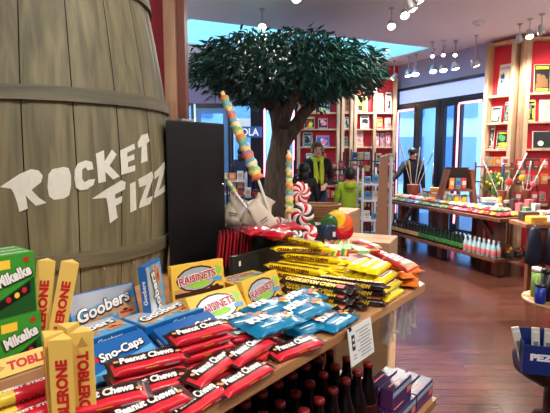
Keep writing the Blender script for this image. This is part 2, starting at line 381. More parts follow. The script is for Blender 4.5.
# ---------------------------------------------------------------- bookcases, posters and books
def bookcase(label, loc, rz, W, shelves, mids=(), top=2.95, depth=.16, tall_posts=True):
    o = thing('bookcase', label, 'bookcase', loc, rz, None)
    for x in (.03,) + tuple(mids) + (W - .03,):
        MB().box((x, -depth / 2, top / 2), (.06, depth, top)).build('upright', m_wood_pale, o, bevel=.003)
    xs = [.06] + [m for m in mids] + [W - .06]
    for z in shelves:
        MB().box((W / 2, -depth / 2 + .012, z - .015), (W - .12, depth - .025, .03)).build('shelf', m_wood_pale, o)
    MB().box((W / 2, -depth / 2, top + .02), (W, depth, .04)).build('top_rail', m_wood_pale, o)
    MB().box((W / 2, -.006, top / 2), (W - .122, .008, top - .02)).build('back_panel', m_red, o)
    return o
PAL = {'y': (228, 205, 60), 'k': (25, 24, 24), 'w': (225, 222, 212), 't': (70, 150, 160), 'r': (190, 40, 45), 'o': (225, 130, 50), 'p': (225, 120, 150), 'g': (120, 125, 120), 'l': (170, 150, 195), 'b': (60, 90, 170), 'c': (215, 200, 160), 'n': (70, 140, 70), 'd': (120, 85, 50), 's': (205, 165, 140)}
pm = {k: M('print_' + k, v, .45, .12, 60) for k, v in PAL.items()}
BK = {}
def cover(par, w, h, cols, seed):
    rnd = random.Random(seed); shapes = []
    bg, rest = cols[0], cols[1:]
    shapes.append(('r', 0, 0, w * .94, h * .95, 0))
    shapes.append(('r', 0, h * .38, w * .8, h * .1, 1))
    for i in range(7):
        k = rnd.choice('ree'); shapes.append((k, rnd.uniform(-.22, .22) * w, rnd.uniform(-.28, .2) * h, rnd.uniform(.15, .5) * w, rnd.uniform(.12, .35) * h, 1 + rnd.randrange(len(rest))))
    shapes.append(('r', 0, -h * .4, w * .75, h * .06, 1))
    return art(par, shapes, [pm[c] for c in cols], (0, -.0102, 0), FRONT, 'printed_cover')
def book(p1, rz, s0, s1, zb, h, cols, label, name='book', cat='book', th=.02, y=-.075, seed=0, lean=-6, group=None):
    s0 += .01; s1 -= .01; w = s1 - s0; c, s_ = math.cos(rz), math.sin(rz); lx = (s0 + s1) / 2
    lean_r = R(lean); yy = y - .012 if lean else y
    loc = Vector((p1[0] + lx * c - yy * s_, p1[1] + lx * s_ + yy * c, zb + .004))
    o = thing(name, label, cat, loc, rz, group, rx=lean_r)
    pg = MB().box((0, 0, h / 2), (w, th, h)).build('board', pm['w'] if name == 'book' else pm['c'], o, bevel=.002)
    a = cover(o, w, h, cols, seed); a.location = (0, -th / 2 - .0004, h / 2)
    return o
SH = [2.31, 1.98, 1.62, 1.22, .82, .42]
UA = ('A', (X(297), YB - .01)); xw = lambda px: D(px, 120, YB - .1).x
WA = X(339) - X(297)
bookcase('pine bookcase with red back beside the tree trunk', (X(297), YB - .005, 0), 0, WA, SH)
bookcase('narrow pine bookcase bay between the two wide bookcases', (X(340.5), YB - .005, 0), 0, X(352) - X(340.5), SH)
WC = X(394.5) - X(353)
bookcase('pine bookcase with red back beside the glass storefront', (X(353), YB - .005, 0), 0, WC, SH, (WC * .49,))
BAYS = [(X(297) + .06, X(339) - .06), (X(340.5) + .06, X(352) - .06), (X(353) + .06, X(353) + WC * .49 - .03), (X(353) + WC * .49 + .03, X(394.5) - .06)]
def bk(px0, px1, zb, h, cols, label, seed, **k):
    m_ = (xw(px0) + xw(px1)) / 2; lo, hi = min(BAYS, key=lambda b: abs((b[0] + b[1]) / 2 - m_))
    book((0, YB), 0, max(lo, xw(px0)), min(hi, xw(px1)), zb, h, cols, label, seed=seed, y=-.09, **k)
bk(304.5, 316, SH[0], .28, 'yrk', 'yellow framed print on the top shelf beside the tree', 1)
bk(318.5, 330, SH[0], .22, 'tyw', 'teal and yellow print on the top shelf of the bookcase by the tree', 2)
bk(304, 315, SH[1], .24, 'kyr', 'black and yellow cover on the second shelf by the tree', 3)
bk(318, 328, SH[1], .21, 'kps', 'dark cover with pink figures on the second shelf by the tree', 4)
bk(302.5, 313, SH[2], .28, 'gkw', 'grey checked cover on the third shelf by the tree', 5)
bk(316, 330, SH[2], .22, 'bpw', 'wide blue and pink cover on the third shelf by the tree', 6)
bk(306, 314, SH[3], .26, 'wgb', 'pale blue cover on the fourth shelf by the tree', 7)
bk(318, 327, SH[3], .25, 'rok', 'red and orange cover on the fourth shelf by the tree', 8)
bk(342.5, 349, SH[0], .26, 'osr', 'orange cover at the top of the narrow bay', 9)
bk(342.5, 349.5, SH[1], .23, 'wgk', 'pale cover on the second shelf of the narrow bay', 10)
bk(342.5, 349, SH[2], .2, 'gsk', 'tan cover on the third shelf of the narrow bay', 11)
bk(356, 367.5, SH[0], .38, 'yky', 'tall yellow and black poster on the top shelf of the storefront bookcase', 12)
bk(377, 383.5, SH[0], .38, 'ypn', 'narrow yellow poster with pink top beside the white poster', 13)
bk(385, 391.5, SH[0], .4, 'wkg', 'narrow white poster with black print beside the storefront', 14)
bk(360, 369.5, SH[1], .26, 'wkk', 'white cover with black figure on the second storefront shelf', 15)
bk(376.5, 383, SH[1], .23, 'orw', 'orange cover on the second shelf next to storefront', 16)
bk(384.5, 391.5, SH[1], .22, 'spg', 'pinkish cover on the second shelf at the storefront end', 17)
bk(355.5, 364, SH[2], .3, 'sgp', 'pale pink cover on the third shelf of the storefront bookcase', 18)
bk(374.8, 380, SH[2], .27, 'pgw', 'rosy narrow cover on the third shelf, middle of the bookcase', 19)
bk(380.6, 385.5, SH[2], .27, 'gpk', 'grey narrow cover between two rosy covers', 20)
bk(386, 391.5, SH[2], .28, 'prw', 'rose cover on the third shelf at the storefront end', 21)
bk(356, 363, SH[3], .26, 'kgw', 'dark cover on the fourth shelf of the storefront bookcase', 22)
bk(376, 382, SH[3], .24, 'tgw', 'teal cover on the fourth shelf of the storefront bookcase', 23)
bk(384.5, 391, SH[3], .26, 'wrk', 'white and red cover on the fourth shelf of the storefront bookcase', 24)
# right wall bays
rz1, L1 = run(P2, P3); rz2, L2 = run(P3, P4); off = lambda p, rz: Vector((p[0] + .09 * math.sin(rz), p[1] - .09 * math.cos(rz))); s1_ = lambda px: s_at(px, off(P2, rz1), off(P3, rz1)); s2_ = lambda px: s_at(px, off(P3, rz2), off(P4, rz2))
SR = [2.38, 1.955, 1.545, 1.12, .7]
bookcase('narrow pine shelf bay with red back beside the wide window', (P2.x - .004, P2.y - .004, 0), rz1, L1 - .02, SR, top=3.14)
bookcase('wide pine shelf bay with red back at the photo edge', (P3.x + .02, P3.y - .012, 0), rz2, L2 - .04, SR, top=3.14)
struct(MB().box((P3.x - .02, P3.y - .12, CEIL / 2), (.09, .09, CEIL - .01)).build('trim_4', m_wood_post, rot=(0, 0, 0), bevel=.004))
b1 = lambda a, b_, zi, h, c, l, sd, **k: book(P2, rz1, max(.068, s1_(a)), min(L1 - .085, s1_(b_)), SR[zi], h, c, l, seed=sd, **k)
b2 = lambda a, b_, zi, h, c, l, sd, **k: book(P3, rz2, max(.085, s2_(a)), s2_(b_), SR[zi], h, c, l, seed=sd, **k)
b1(493.5, 505.5, 0, .47, 'cltk', 'tall cream poster with lavender top and teal foot', 31, name='poster', cat='poster')
b1(488.5, 499, 1, .25, 'gkw', 'grey and black cover beside the wide window', 32)
b1(501, 507, 1, .31, 'kgg', 'dark narrow cover beside the timber post', 33)
b1(488, 493, 2, .36, 'kwg', 'dark tall cover beside the window on the third shelf', 34)
b1(495, 508, 2, .28, 'kyn', 'dark cover with yellow figures under the grey cover', 35)
b2(529, 546.5, 0, .42, 'kyd', 'black and gold poster with pale border high on the red wall', 36, name='poster', cat='poster')
b2(519.5, 533.5, 1, .32, 'ykyg', 'yellow card with dark picture on the second shelf by the post', 37)
b2(536, 553, 1, .32, 'wsw', 'white card with pale portrait on the second shelf', 38)
b2(518, 527, 2, .34, 'gdk', 'mottled brown cover on the third shelf by the post', 39)
b2(531, 556, 2, .26, 'kkw', 'wide black card with pale figure on the third shelf', 40)

# ---------------------------------------------------------------- the artificial tree
def leaf_mat():
    m = M('tree_leaf', (26, 74, 62), .55, .45, 3); return m
tr = thing('artificial_tree', 'artificial tree with dark green leafy crown and brown trunk', 'tree', (.02, 6.0, 0))
tp = lambda px, py, y=6.0: D(px, py, y) - Vector((.02, 6.0, 0))
mb = MB()
base = D(276, 200, 6.0) - Vector((.02, 6, 0))
trunk = [(base.x - .02, 0, 0), (base.x, 0, .5), tp(276, 185), tp(277, 165), tp(280, 148), tp(281, 132), tp(279, 118), tp(272, 100), tp(266, 85)]
mb.tube(trunk, [.24, .18, .16, .145, .135, .125, .105, .08, .05], 14)
mb.tube([tp(280, 150), tp(287, 138), tp(296, 126), tp(304, 113), tp(316, 102), tp(330, 88, 6.2)], [.1, .095, .09, .075, .055, .03], 10)
mb.tube([tp(281, 130), tp(287, 112, 5.8), tp(296, 95, 5.6), tp(300, 75, 5.6)], [.09, .075, .05, .03], 8)
mb.tube([tp(274, 108), tp(255, 95, 5.8), tp(232, 84, 5.7), tp(214, 76, 5.8)], [.08, .06, .04, .02], 8)
mb.tube([tp(279, 118), tp(280, 100, 6.5), tp(288, 80, 6.9)], [.08, .05, .03], 8)
for v in mb.v: 
    q = noise.noise(v * 9) * .018 + noise.noise(v * 30) * .008; v.x += q; v.y += q
mb.build('trunk', wood('bark', (42, 34, 28), (84, 70, 58), (3, 3, .5), .85, 9, bump=.8), tr)
lv = MB(); rnd = random.Random(3)
cc = Vector((.13, 6.05, 2.52)) - Vector((.02, 6.0, 0))
def in_crown():
    while True:
        u = Vector((rnd.uniform(-1, 1), rnd.uniform(-1, 1), rnd.uniform(-1, 1)))
        if u.length < 1 and u.length > .35: break
    n_ = 1 + .16 * noise.noise(u * 3.1)
    zz = u.z * .48
    if u.z < 0: zz *= .85 + .35 * noise.noise(Vector((u.x * 4, u.y * 4, 9)))
    z_mid = .0 - .12 * (u.x * .5)
    return Vector((u.x * 1.24 * n_, u.y * 1.0 * n_, zz + z_mid * .3)) , u
for i in range(7500):
    p, u = in_crown(); p += cc
    l_ = rnd.uniform(.09, .16); w_ = rnd.uniform(.012, .022)
    d = Vector((u.x + rnd.uniform(-.6, .6), u.y + rnd.uniform(-.6, .6), rnd.uniform(-1.3, .25))).normalized()
    sd = d.cross(Vector((rnd.uniform(-1, 1), rnd.uniform(-1, 1), rnd.uniform(-1, 1)))).normalized(); nn = d.cross(sd)
    lv.add([p, p + d * l_ * .4 + sd * w_ + nn * .006, p + d * l_ - nn * .012, p + d * l_ * .4 - sd * w_ + nn * .006], [(0, 1, 2, 3)])
lv.build('foliage', leaf_mat(), tr)

# ---------------------------------------------------------------- ceiling lights
m_lamp = M('lamp_glow', (255, 248, 235), .4, .01, emit=30)
m_lampb = M('lamp_glow_cool', (225, 225, 255), .4, .01, emit=22)
m_alu = M('lamp_body', (190, 188, 190), .35, .05, metal=.6)
SPOTS = []
def track_light(label, px, py, target, power=0, cool=False, size=.055, ang=70, dropz=.17, name='track_spotlight', colr=None):
    z = CEIL - dropz - .03; y = (z - 1.45) * 460 / (155 - py) if py < 154 else 8
    p = D(px, py, y); p.z = z
    o = thing(name, label, 'spotlight', p)
    d = (Vector(target) - p).normalized(); q = d.to_track_quat('-Z', 'Y').to_matrix()
    MB().tube([(0, 0, .02), (0, 0, CEIL - z - .012)], .008, 6).lathe([(.035, CEIL - z - .02), (.035, CEIL - z - .004)], 10).build('stem', m_alu, o)
    mb = MB(); mb.lathe([(.02, .07), (size * .55, .06), (size * .8, 0), (size, -.05), (size * .86, -.05), (size * .8, -.03)], 14); hd = mb.build('lamp_head', m_alu, o); hd.rotation_euler = q.to_euler()
    lens = MB().ball((0, 0, -.04), (size * .8, size * .8, .02), 12, 6).build('bulb', m_lampb if cool else m_lamp, o); lens.rotation_euler = q.to_euler()
    if power:
        l = bpy.data.lights.new('spot', 'SPOT'); l.energy = power * ((1.3 if ang == 100 else 2.6) if y > 6.2 else 1.3); l.spot_size = R(ang); l.spot_blend = .6; l.shadow_soft_size = .05
        l.color = colr or ((.82, .84, 1) if cool else (1, .94, .86)); lo = bpy.data.objects.new('lamp_light', l); COL.objects.link(lo); lo.parent = o
        lo.location = d * .075; lo.rotation_euler = q.to_euler()
    return o
tl = track_light
tl('bright spotlight shining just above the tree crown', 262, 31, (0, 3.6, .9), 120)
tl('unlit looking small spotlight hanging from the ceiling above the tree crown, top edge', 296, 4, (.6, 3.2, .9), 100)
tl('lowest spotlight of the diagonal track, white shade', 391, 30, (1.2, 3.4, 0), 120)
tl('second spotlight up the diagonal ceiling track', 404, 20, (1.6, 2.6, 0), 120)
tl('third spotlight up the diagonal ceiling track', 411, 13, (2.6, 4.9, .7), 160)
tl('fourth spotlight up the diagonal ceiling track, at the photo edge', 418, 5, (3.0, 5.3, .7), 160)
tl('bright spotlight in front of the yellow poster bookcase', 382, 80, (2.1, 9.5, 1.9), 70, ang=100, dropz=0.29)
tl('faint spotlight beside the bright bookcase spotlight', 394, 79, (1.4, 9.5, 1.9), 60, ang=100, dropz=0.27)
tl('bright cool spotlight above the narrow storefront window', 408, 76, (2.7, 8.2, .5), 60, True, .072, dropz=0.28)
tl('twin cool spotlight next to the storefront window lamp', 415.5, 75, (2.2, 7.4, .6), 60, True, .072, dropz=0.29)
tl('cool spotlight above the glass doors, nearer the bookcase', 433, 72, (2.6, 7.2, .6), 50, True, .072, colr=(.6, .6, 1), dropz=0.31)
tl('cool spotlight above the middle of the glass doors', 443, 71, (2.9, 7.0, .6), 50, True, .072, colr=(.6, .6, 1), dropz=0.33)
tl('cool spotlight above the second glass door', 455, 69, (3.2, 7.3, .6), 50, True, .072, dropz=0.35)
tl('large bright spotlight beside the red poster wall', 475, 66, (3.6, 7.2, 1.8), 60, size=.08, ang=100, dropz=0.38)
tl('small spotlight high above the doors, first of three', 432, 58, (2.2, 5.8, .7), 0, True, .035)
tl('small bluish spotlight high above the doors, second of three', 443, 57, (2.2, 5.8, .7), 0, True, .035)
tl('small spotlight high above the doors, third of three', 455, 57, (2.2, 5.8, .7), 0, True, .035)
tl('spotlight above the timber post of the red wall', 519, 43, (3.8, 7.1, 1.7), 60, ang=100)
tl('middle spotlight of the track by the black and gold poster', 529, 39, (3.2, 5.2, .7), 140)
tl('bright spotlight above the black and gold poster', 541, 35, (4.3, 6.9, 1.9), 70, ang=100)
sd = thing('smoke_detector', 'round pale smoke detector on the grey ceiling', 'smoke detector', D(478, 29, 1.78 * 460 / 126))
sd.location.z = CEIL
MB().lathe([(.075, -.002), (.075, -.02), (.05, -.04), (.012, -.045)], 18).build('housing', m_white, sd); MB().lathe([(.01, -.044), (.008, -.055)], 8).build('sensor', m_alu, sd)
# out-of-view ceiling lamps, then added fill globes and an added aisle spot
def ceiling_lamp(x, y, power, ang=110, target=None, size=.25):
    o = thing('ceiling_lamp', 'ceiling lamp over the aisle, outside the photo', 'ceiling lamp', (x, y, CEIL), 0, 'ceiling lamps over the aisle')
    MB().lathe([(.16, -.003), (.16, -.05), (.13, -.055)], 20).build('housing', m_white, o); MB().lathe([(.125, -.05), (.125, -.058)], 20).build('diffuser', m_lamp_soft, o)
    l = bpy.data.lights.new('lamp', 'AREA'); l.shape = 'DISK'; l.size = size; l.energy = power; l.color = (1, .95, .9)
    lo = bpy.data.objects.new('lamp_light', l); COL.objects.link(lo); lo.parent = o; lo.location = (0, 0, -.065)
    if target: lo.rotation_euler = (Vector(target) - Vector((x, y, CEIL - .065))).normalized().to_track_quat('-Z', 'Y').to_euler()
def fill(x, y, z, power):  # unseen glowing globes, added only to brighten the ceiling and room
    o = thing('added_fill_globe', 'added white globe pendant lamp over the shop floor, outside the photo', 'pendant lamp', (x, y, z), 0, 'added fill globes outside the photo')
    MB().tube([(0, 0, .18), (0, 0, CEIL - z - .003)], .008, 6).build('cord', m_alu, o)
    MB().lathe([(.05, .15), (.05, .19), (.02, .2)], 14).build('cap', m_alu, o)
    mb = MB(); mb.ball((0, 0, 0), .16, 20, 12); mb.build('globe', M('fill_globe_glow', (255, 247, 238), .4, .01, emit=power / 12), o)
def aisle_fill_spot(x, y, target, power, ang):
    z = CEIL - .2; o = thing('track_spotlight', 'added unseen spotlight that brightens the aisle floor', 'spotlight', (x, y, z)); d = (Vector(target) - Vector((x, y, z))).normalized(); q = d.to_track_quat('-Z', 'Y').to_euler()
    MB().tube([(0, 0, .02), (0, 0, CEIL - z - .004)], .008, 6).build('stem', m_alu, o)
    h = MB().lathe([(.02, .07), (.03, .06), (.045, 0), (.055, -.05), (.047, -.05), (.044, -.03)], 14).build('lamp_head', m_alu, o); h.rotation_euler = q
    b = MB().ball((0, 0, -.04), (.044, .044, .02), 12, 6).build('bulb', m_lampb, o); b.rotation_euler = q
    l = bpy.data.lights.new('spot', 'SPOT'); l.energy = power; l.spot_size = R(ang); l.spot_blend = .35; l.shadow_soft_size = .05; l.color = (.93, .92, 1); lo = bpy.data.objects.new('lamp_light', l); COL.objects.link(lo); lo.parent = o; lo.location = d * .075; lo.rotation_euler = q
m_lamp_soft = M('lamp_diffuser', (255, 245, 230), .5, .01, emit=4)
ceiling_lamp(.9, .3, 52, target=(-.2, 1.2, 1)); ceiling_lamp(-.6, -.6, 40, target=(-.4, 1.4, 1.2)); ceiling_lamp(2.6, 1.4, 40); ceiling_lamp(-2.2, 5.6, 60); ceiling_lamp(1.4, 4.6, 35)
fill(-1.9, -1.6, 2.3, 230); fill(3.2, -1.2, 2.4, 420); fill(4.4, 3.2, 2.3, 480); fill(-2.6, 5.6, 2.3, 420); fill(-2.2, 7.8, 2.3, 340); fill(4.6, 5.2, 2.3, 260); fill(-3.2, 1.2, 2.4, 120); fill(1.0, -2.4, 2.3, 190)
aisle = T(403, 378, 0); aisle_fill_spot(2.1, 2.2, aisle, 650, 20)  # added spot stands in for the bright reflection on the aisle floor
# world
w = bpy.data.worlds.new('sky'); S.world = w; w.use_nodes = True; nt = w.node_tree; bg = nt.nodes['Background']
bg.inputs['Color'].default_value = (.62, .82, 1, 1); bg.inputs['Strength'].default_value = 6
S.view_settings.view_transform = 'Standard'; S.view_settings.look = 'None'; S.view_settings.gamma = 1; S.view_settings.use_curve_mapping = False; S.view_settings.exposure = 0.4
# ================================================================== THE CANDY ISLAND
TZ = 1.0
C0 = T(427, 283, TZ); q_ = T(207, 409, TZ)
AX = Vector((C0.x - q_.x, C0.y - q_.y, 0)).normalized(); BX = Vector((-AX.y, AX.x, 0)); TH = math.atan2(AX.y, AX.x)
def E(a, b, z=TZ): v = C0 + AX * a + BX * b; v.z = z; return v
def AB(p): d = p - C0; return d.dot(AX), d.dot(BX)
m_top = wood('table_wood', (158, 106, 66), (206, 154, 106), (.25, 2.2, 2.2), .38, 7)
tb = thing('display_table', 'large wooden candy display table with rounded pale edge', 'table', (C0.x, C0.y, 0), TH)
outl = [(-1.9, 0), (-.02, 0), (-.006, .004), (0, .015), (.45, .5), (.40, 1.9), (-1.9, 1.9)]
MB().prism(outl, TZ - .028, TZ).build('tabletop', m_top, tb, bevel=.004)
MB().box((-.95, .99, .585), (1.8, 1.75, .03)).build('lower_shelf', m_top, tb)
MB().box((-.19, .0275, .585), (.34, .17, .03)).build('shelf_end', m_top, tb)
MB().box((-.95, .0475, .585), (1.16, .13, .03)).build('shelf_front', m_top, tb)
m_leg = wood('table_leg', (128, 84, 52), (168, 120, 78), (2, 2, .3), .5, 8)
for x, y in ((-.03, .42), (-1.8, .3), (-1.8, 1.8), (.25, 1.7)):
    MB().box((x, y, (TZ - .028) / 2), (.09, .09, TZ - .030)).build('leg', m_leg, tb, bevel=.004)
MB().box((-.95, .46, .66), (1.72, .02, .12)).build('shelf_back_rail', m_leg, tb)
MB().box((-.9, .42, .9), (1.62, .03, .12)).build('apron', m_leg, tb)

# ------------------------------------------------------------------ the barrel
BC = Vector((-.855, 1.75, TZ)); NS = 20
PROF = [(0, .425), (.12, .438), (.25, .4475), (.4, .452), (.55, .443), (.7, .428), (.85, .405), (1.0, .378), (1.1, .357)]
def brad(z):
    z = max(0, min(1.1, z))
    for (z0, r0), (z1, r1) in zip(PROF, PROF[1:]):
        if z <= z1: t = (z - z0) / (z1 - z0); return r0 + (r1 - r0) * t
    return PROF[-1][1]
br = thing('barrel', 'huge weathered grey-green wooden barrel with white painted words', 'barrel', BC)
mbb = MB(); tones = []
rnd = random.Random(12)
th0 = math.atan2(-1.34, -.06)
seam = math.atan2((D(77, 120, 1.36) - BC).y, (D(77, 120, 1.36) - BC).x)
for k in range(NS):
    g0 = seam + 2 * PI * k / NS; g1 = g0 + 2 * PI / NS; n = 7; m_ = 14; vs = []; fs = []
    gap = .0016 / .44
    for j in range(m_ + 1):
        z = 1.1 * j / m_; r = brad(z)
        for i in range(n):
            t = i / (n - 1); g = g0 + gap + (g1 - g0 - 2 * gap) * t
            rr = r - (.004 if i in (0, n - 1) else 0)
            vs.append((rr * math.cos(g), rr * math.sin(g), z))
    for j in range(m_):
        for i in range(n - 1): fs.append((j * n + i, j * n + i + 1, (j + 1) * n + i + 1, (j + 1) * n + i))
    mbb.add(vs, fs, 0, True); tones += [rnd.uniform(.82, 1.16)] * len(vs)
v0 = len(mbb.v)
mbb.lathe([(brad(z) - .012, z) for z in (.005, .2, .4, .6, .8, 1.0, 1.06)], 40, 1); tones += [.3] * (len(mbb.v) - v0)
m_bar = wood('barrel_wood', (86, 80, 56), (130, 121, 88), (7, 7, .35), .62, 5, tone=True, bump=.25)
bo = mbb.build('staves', [m_bar, M('barrel_dark', (32, 30, 24), .8)], br)
at = bo.data.attributes.new('tone', 'FLOAT', 'POINT')
for i, t in enumerate(tones): at.data[i].value = t
m_hoop = wood('hoop_wood', (80, 76, 58), (114, 107, 80), (.6, .6, 6), .6, 6, bump=.25)
def hoop(z0, z1, th=.012):
    mb = MB(); n = 72; vs = []; fs = []
    for k in range(n):
        g = 2 * PI * k / n
        for z, o in ((z0, .001), (z0, th), (z1, th), (z1, .001)): r = brad(z) + o; vs.append((r * math.cos(g), r * math.sin(g), z))
    for k in range(n):
        k2 = (k + 1) % n
        for j in range(4): fs.append((k * 4 + j, k2 * 4 + j, k2 * 4 + (j + 1) % 4, k * 4 + (j + 1) % 4))
    mb.add(vs, fs, 0, False); h = mb.build('hoop', m_hoop, br)
    return h
hoops = [hoop(.105, .152), hoop(.607, .65), hoop(.985, 1.03)]
mb = MB()
for px, py in ((104, 269), (133, 263)):
    d = ray(px, py); t = 1.2
    while True:
        p = EYE + d * t - BC
        if math.hypot(p.x, p.y) < brad(p.z) + .014: break
        t += .002
    MB().ball(p, .005, 8, 6).build('nail', M('nail', (150, 150, 148), .3, metal=1), hoops[0])
LET = {'R': [(0, 205), (60, 165), (95, 150), (118, 154), (131, 170), (126, 190), (106, 206), (97, 214), (120, 238), (143, 253), (110, 262), (90, 243), (79, 230), (86, 270), (60, 281), (52, 250), (42, 222), (34, 210)],
 'O': [(148, 166), (160, 150), (195, 143), (210, 147), (217, 170), (217, 202), (211, 230), (195, 240), (165, 244), (150, 233), (145, 205)],
 'C': [(228, 152), (238, 132), (262, 123), (281, 128), (285, 150), (268, 154), (261, 144), (251, 151), (250, 178), (258, 190), (272, 182), (290, 180), (285, 198), (265, 212), (245, 215), (232, 206), (227, 180)],
 'K': [(292, 103), (317, 92), (319, 126), (341, 90), (356, 105), (334, 140), (365, 172), (345, 182), (321, 158), (323, 188), (300, 193)],
 'E': [(366, 93), (409, 72), (412, 88), (388, 100), (388, 113), (409, 104), (410, 120), (390, 129), (390, 144), (412, 138), (412, 155), (370, 168)],
 'T': [(419, 70), (431, 46), (450, 41), (456, 64), (447, 72), (450, 125), (430, 132), (432, 80), (422, 86)],
 'F': [(280, 241), (322, 213), (370, 184), (383, 190), (381, 211), (351, 227), (352, 241), (373, 232), (371, 252), (353, 262), (359, 298), (335, 316), (329, 262), (324, 238)],
 'I': [(396, 195), (413, 187), (416, 274), (397, 283)],
 'Z': [(421, 181), (463, 157), (468, 172), (446, 240), (467, 231), (458, 256), (424, 269), (427, 250), (446, 198), (425, 206)],
 'Z2': [(470, 160), (501, 127), (503, 145), (484, 215), (502, 198), (504, 217), (469, 239), (471, 222), (486, 168), (471, 182)]}
def on_barrel(px, py):
    d = ray(px, py); t = 1.0
    for _ in range(4000):
        p = EYE + d * t - BC
        if math.hypot(p.x, p.y) < brad(p.z): break
        t += .0005
    return math.atan2(p.y, p.x), p.z
bm = bmesh.new()
for k, pts in LET.items():
    q = [on_barrel(x / 3.056, 120 + y / 3.056) for x, y in pts]
    vs = [bm.verts.new((g * .45, z, 0)) for g, z in q]
    for t in tessellate_polygon([[v.co for v in vs]]):
        try: bm.faces.new([vs[i] for i in t])
        except ValueError: pass
for ax_, no in ((0, (1, 0, 0)), (1, (0, 1, 0))):
    lo = min(v.co[ax_] for v in bm.verts); hi = max(v.co[ax_] for v in bm.verts); x = lo
    while x < hi:
        x += .02; co = [0, 0, 0]; co[ax_] = x
        bmesh.ops.bisect_plane(bm, geom=bm.verts[:] + bm.edges[:] + bm.faces[:], plane_co=co, plane_no=no)
for v in bm.verts:
    g = v.co.x / .45; z = v.co.y; r = brad(z) + .0015; v.co = (r * math.cos(g), r * math.sin(g), z)
me = bpy.data.meshes.new('painted_lettering'); bm.to_mesh(me); bm.free(); me.materials.append(M('chalk_paint', (214, 212, 196), .8, .14, 60)); tag(link('painted_lettering', me, br), 'white painted words on the staves')

# ------------------------------------------------------------------ wrapped sweets
c_yel = M('box_yellow', (236, 190, 70), .42, .06); c_tob = M('toblerone_card', (232, 194, 96), .42, .05); c_red = M('print_deep_red', (196, 32, 36), .45)
c_blue = M('box_blue', (22, 92, 160), .4, .08); c_lblue = M('box_light_blue', (86, 160, 205), .4, .1); c_silv = M('foil_silver', (215, 222, 228), .22, .08, metal=.5)
c_wht = M('print_white', (238, 236, 228), .5, .02); c_choc = M('choc_brown', (58, 30, 22), .4, .12); c_tan = M('nut_tan', (205, 150, 96), .5, .2, 80)
c_green = M('box_green', (62, 150, 44), .4, .12); c_dgreen = M('dark_green', (28, 84, 30), .4); c_lime = M('lime', (150, 205, 70), .4)
c_wred = M('wrap_red', (206, 30, 46), .36, .06, coat=.15); c_wbrown = M('wrap_brown', (48, 20, 20), .28, .1, coat=.3)
c_teal = M('wrap_teal', (10, 122, 164), .3, .1, coat=.25); c_wyel = M('wrap_yellow', (250, 222, 20), .25, .05, coat=.4); c_dk = M('wrap_dark', (32, 18, 16), .25, .1, coat=.4)
c_gold = M('print_gold', (255, 205, 60), .45); c_maroon = M('print_maroon', (110, 20, 30), .45); c_or = M('wrap_orange', (232, 126, 26), .28, .14, 60, coat=.4)
c_black = M('print_black', (20, 18, 18), .45); c_pink = M('print_pink', (230, 110, 100), .5)
card = M('cardboard', (176, 134, 92), .75, .07, 14)

# --- tall prism boxes (chocolate)
def tri_box(L, s=.036, text=-1, faces=(0,)):
    o = thing('chocolate_box', 'x', 'chocolate box')
    h = s * .866
    pts = [(-s / 2, -h / 3), (s / 2, -h / 3), (0, 2 * h / 3)]
    MB().prism(pts, 0, L, 0).build('carton', c_tob, o, bevel=.0012)
    for f in (0, 1, 2):
        g = f * 2 * PI / 3
        sp = text * PI / 2
        m4 = rotm(0, 0, g)
        loc = m4 @ Vector((0, -h / 3 - .0006, L * .47))
        t = lettering('TOBLERONE', L * .7, s * .5, c_red, o, loc, FRONT, sp, bold=.05); t.matrix_local = Matrix.Translation(loc) @ (m4 @ Euler(FRONT).to_matrix() @ rotm(0, 0, sp)).to_4x4()
        e = MB().poly([(-.008, -.006, 0), (.008, -.006, 0), (0, .01, 0)], 0).build('peak_emblem', M('emblem_gold', (190, 150, 70), .5), o)
        zz = L * .9 if text < 0 else L * .06
        e.matrix_local = Matrix.Translation(m4 @ Vector((0, -h / 3 - .0006, zz))) @ (m4 @ Euler(FRONT).to_matrix()).to_4x4()
    return o
tbx = Kind(tri_box(.232, .036, 1))
tbx.put(T(38, 366), R(22), 'shorter looking yellow prism box leaning by the green boxes, behind the pair', 'yellow prism boxes', ry=R(7))
tbx.put(T(54, 364) + Vector((0, -.01, 0)), R(16), 'tall yellow prism box leaning away from the green boxes', 'yellow prism boxes', ry=R(12))
tby = Kind(tri_box(.178, .034, -1))
tby.put(T(56, 441), R(62), 'yellow prism box of the upright cluster nearest the green boxes', 'yellow prism boxes')
tby.put(T(87, 436), R(20), 'yellow prism box of the upright cluster nearest the red bars', 'yellow prism boxes')
tbz = Kind(tri_box(.176, .034, 1))
tbz.put(T(67, 446), R(14), 'yellow prism box in the middle of the upright cluster with upward lettering', 'yellow prism boxes')
tbz.put(T(73, 426), R(80), 'yellow prism box at the back of the upright cluster, mostly hidden', 'yellow prism boxes')
# open card tray with a lying prism box on it
pa, pb = T(-8, 392, 1.0), T(52, 371, 1.0)
ry_ = math.atan2((pb - pa).y, (pb - pa).x)
ct = thing('card_tray', 'brown card tray under the lying yellow prism box', 'tray', (pa + pb) / 2, ry_)
MB().box((0, 0, .0125), (.15, .05, .025)).build('tray_base', card, ct); 
tl_ = tri_box(.205, .036, 1); tl_.location = (pa + pb) / 2 + Vector((0, 0, .0385)) - Vector((math.cos(ry_), math.sin(ry_), 0)) * .055 ; tl_.rotation_euler = (0, PI / 2, ry_)
tl_.rotation_euler = (Matrix.Rotation(ry_, 3, 'Z') @ Matrix.Rotation(PI / 2, 3, 'Y') @ Matrix.Rotation(R(90), 3, 'Z')).to_euler()
tag(tl_, 'yellow prism box lying on its side in front of the green boxes', 'chocolate box', 'yellow prism boxes')
tl2 = dup(tl_, tl_.location + Vector((-.13, -.10, -.02)), 0, 'yellow prism box lying lowest by the photo edge', 'yellow prism boxes'); tl2.rotation_euler = tl_.rotation_euler

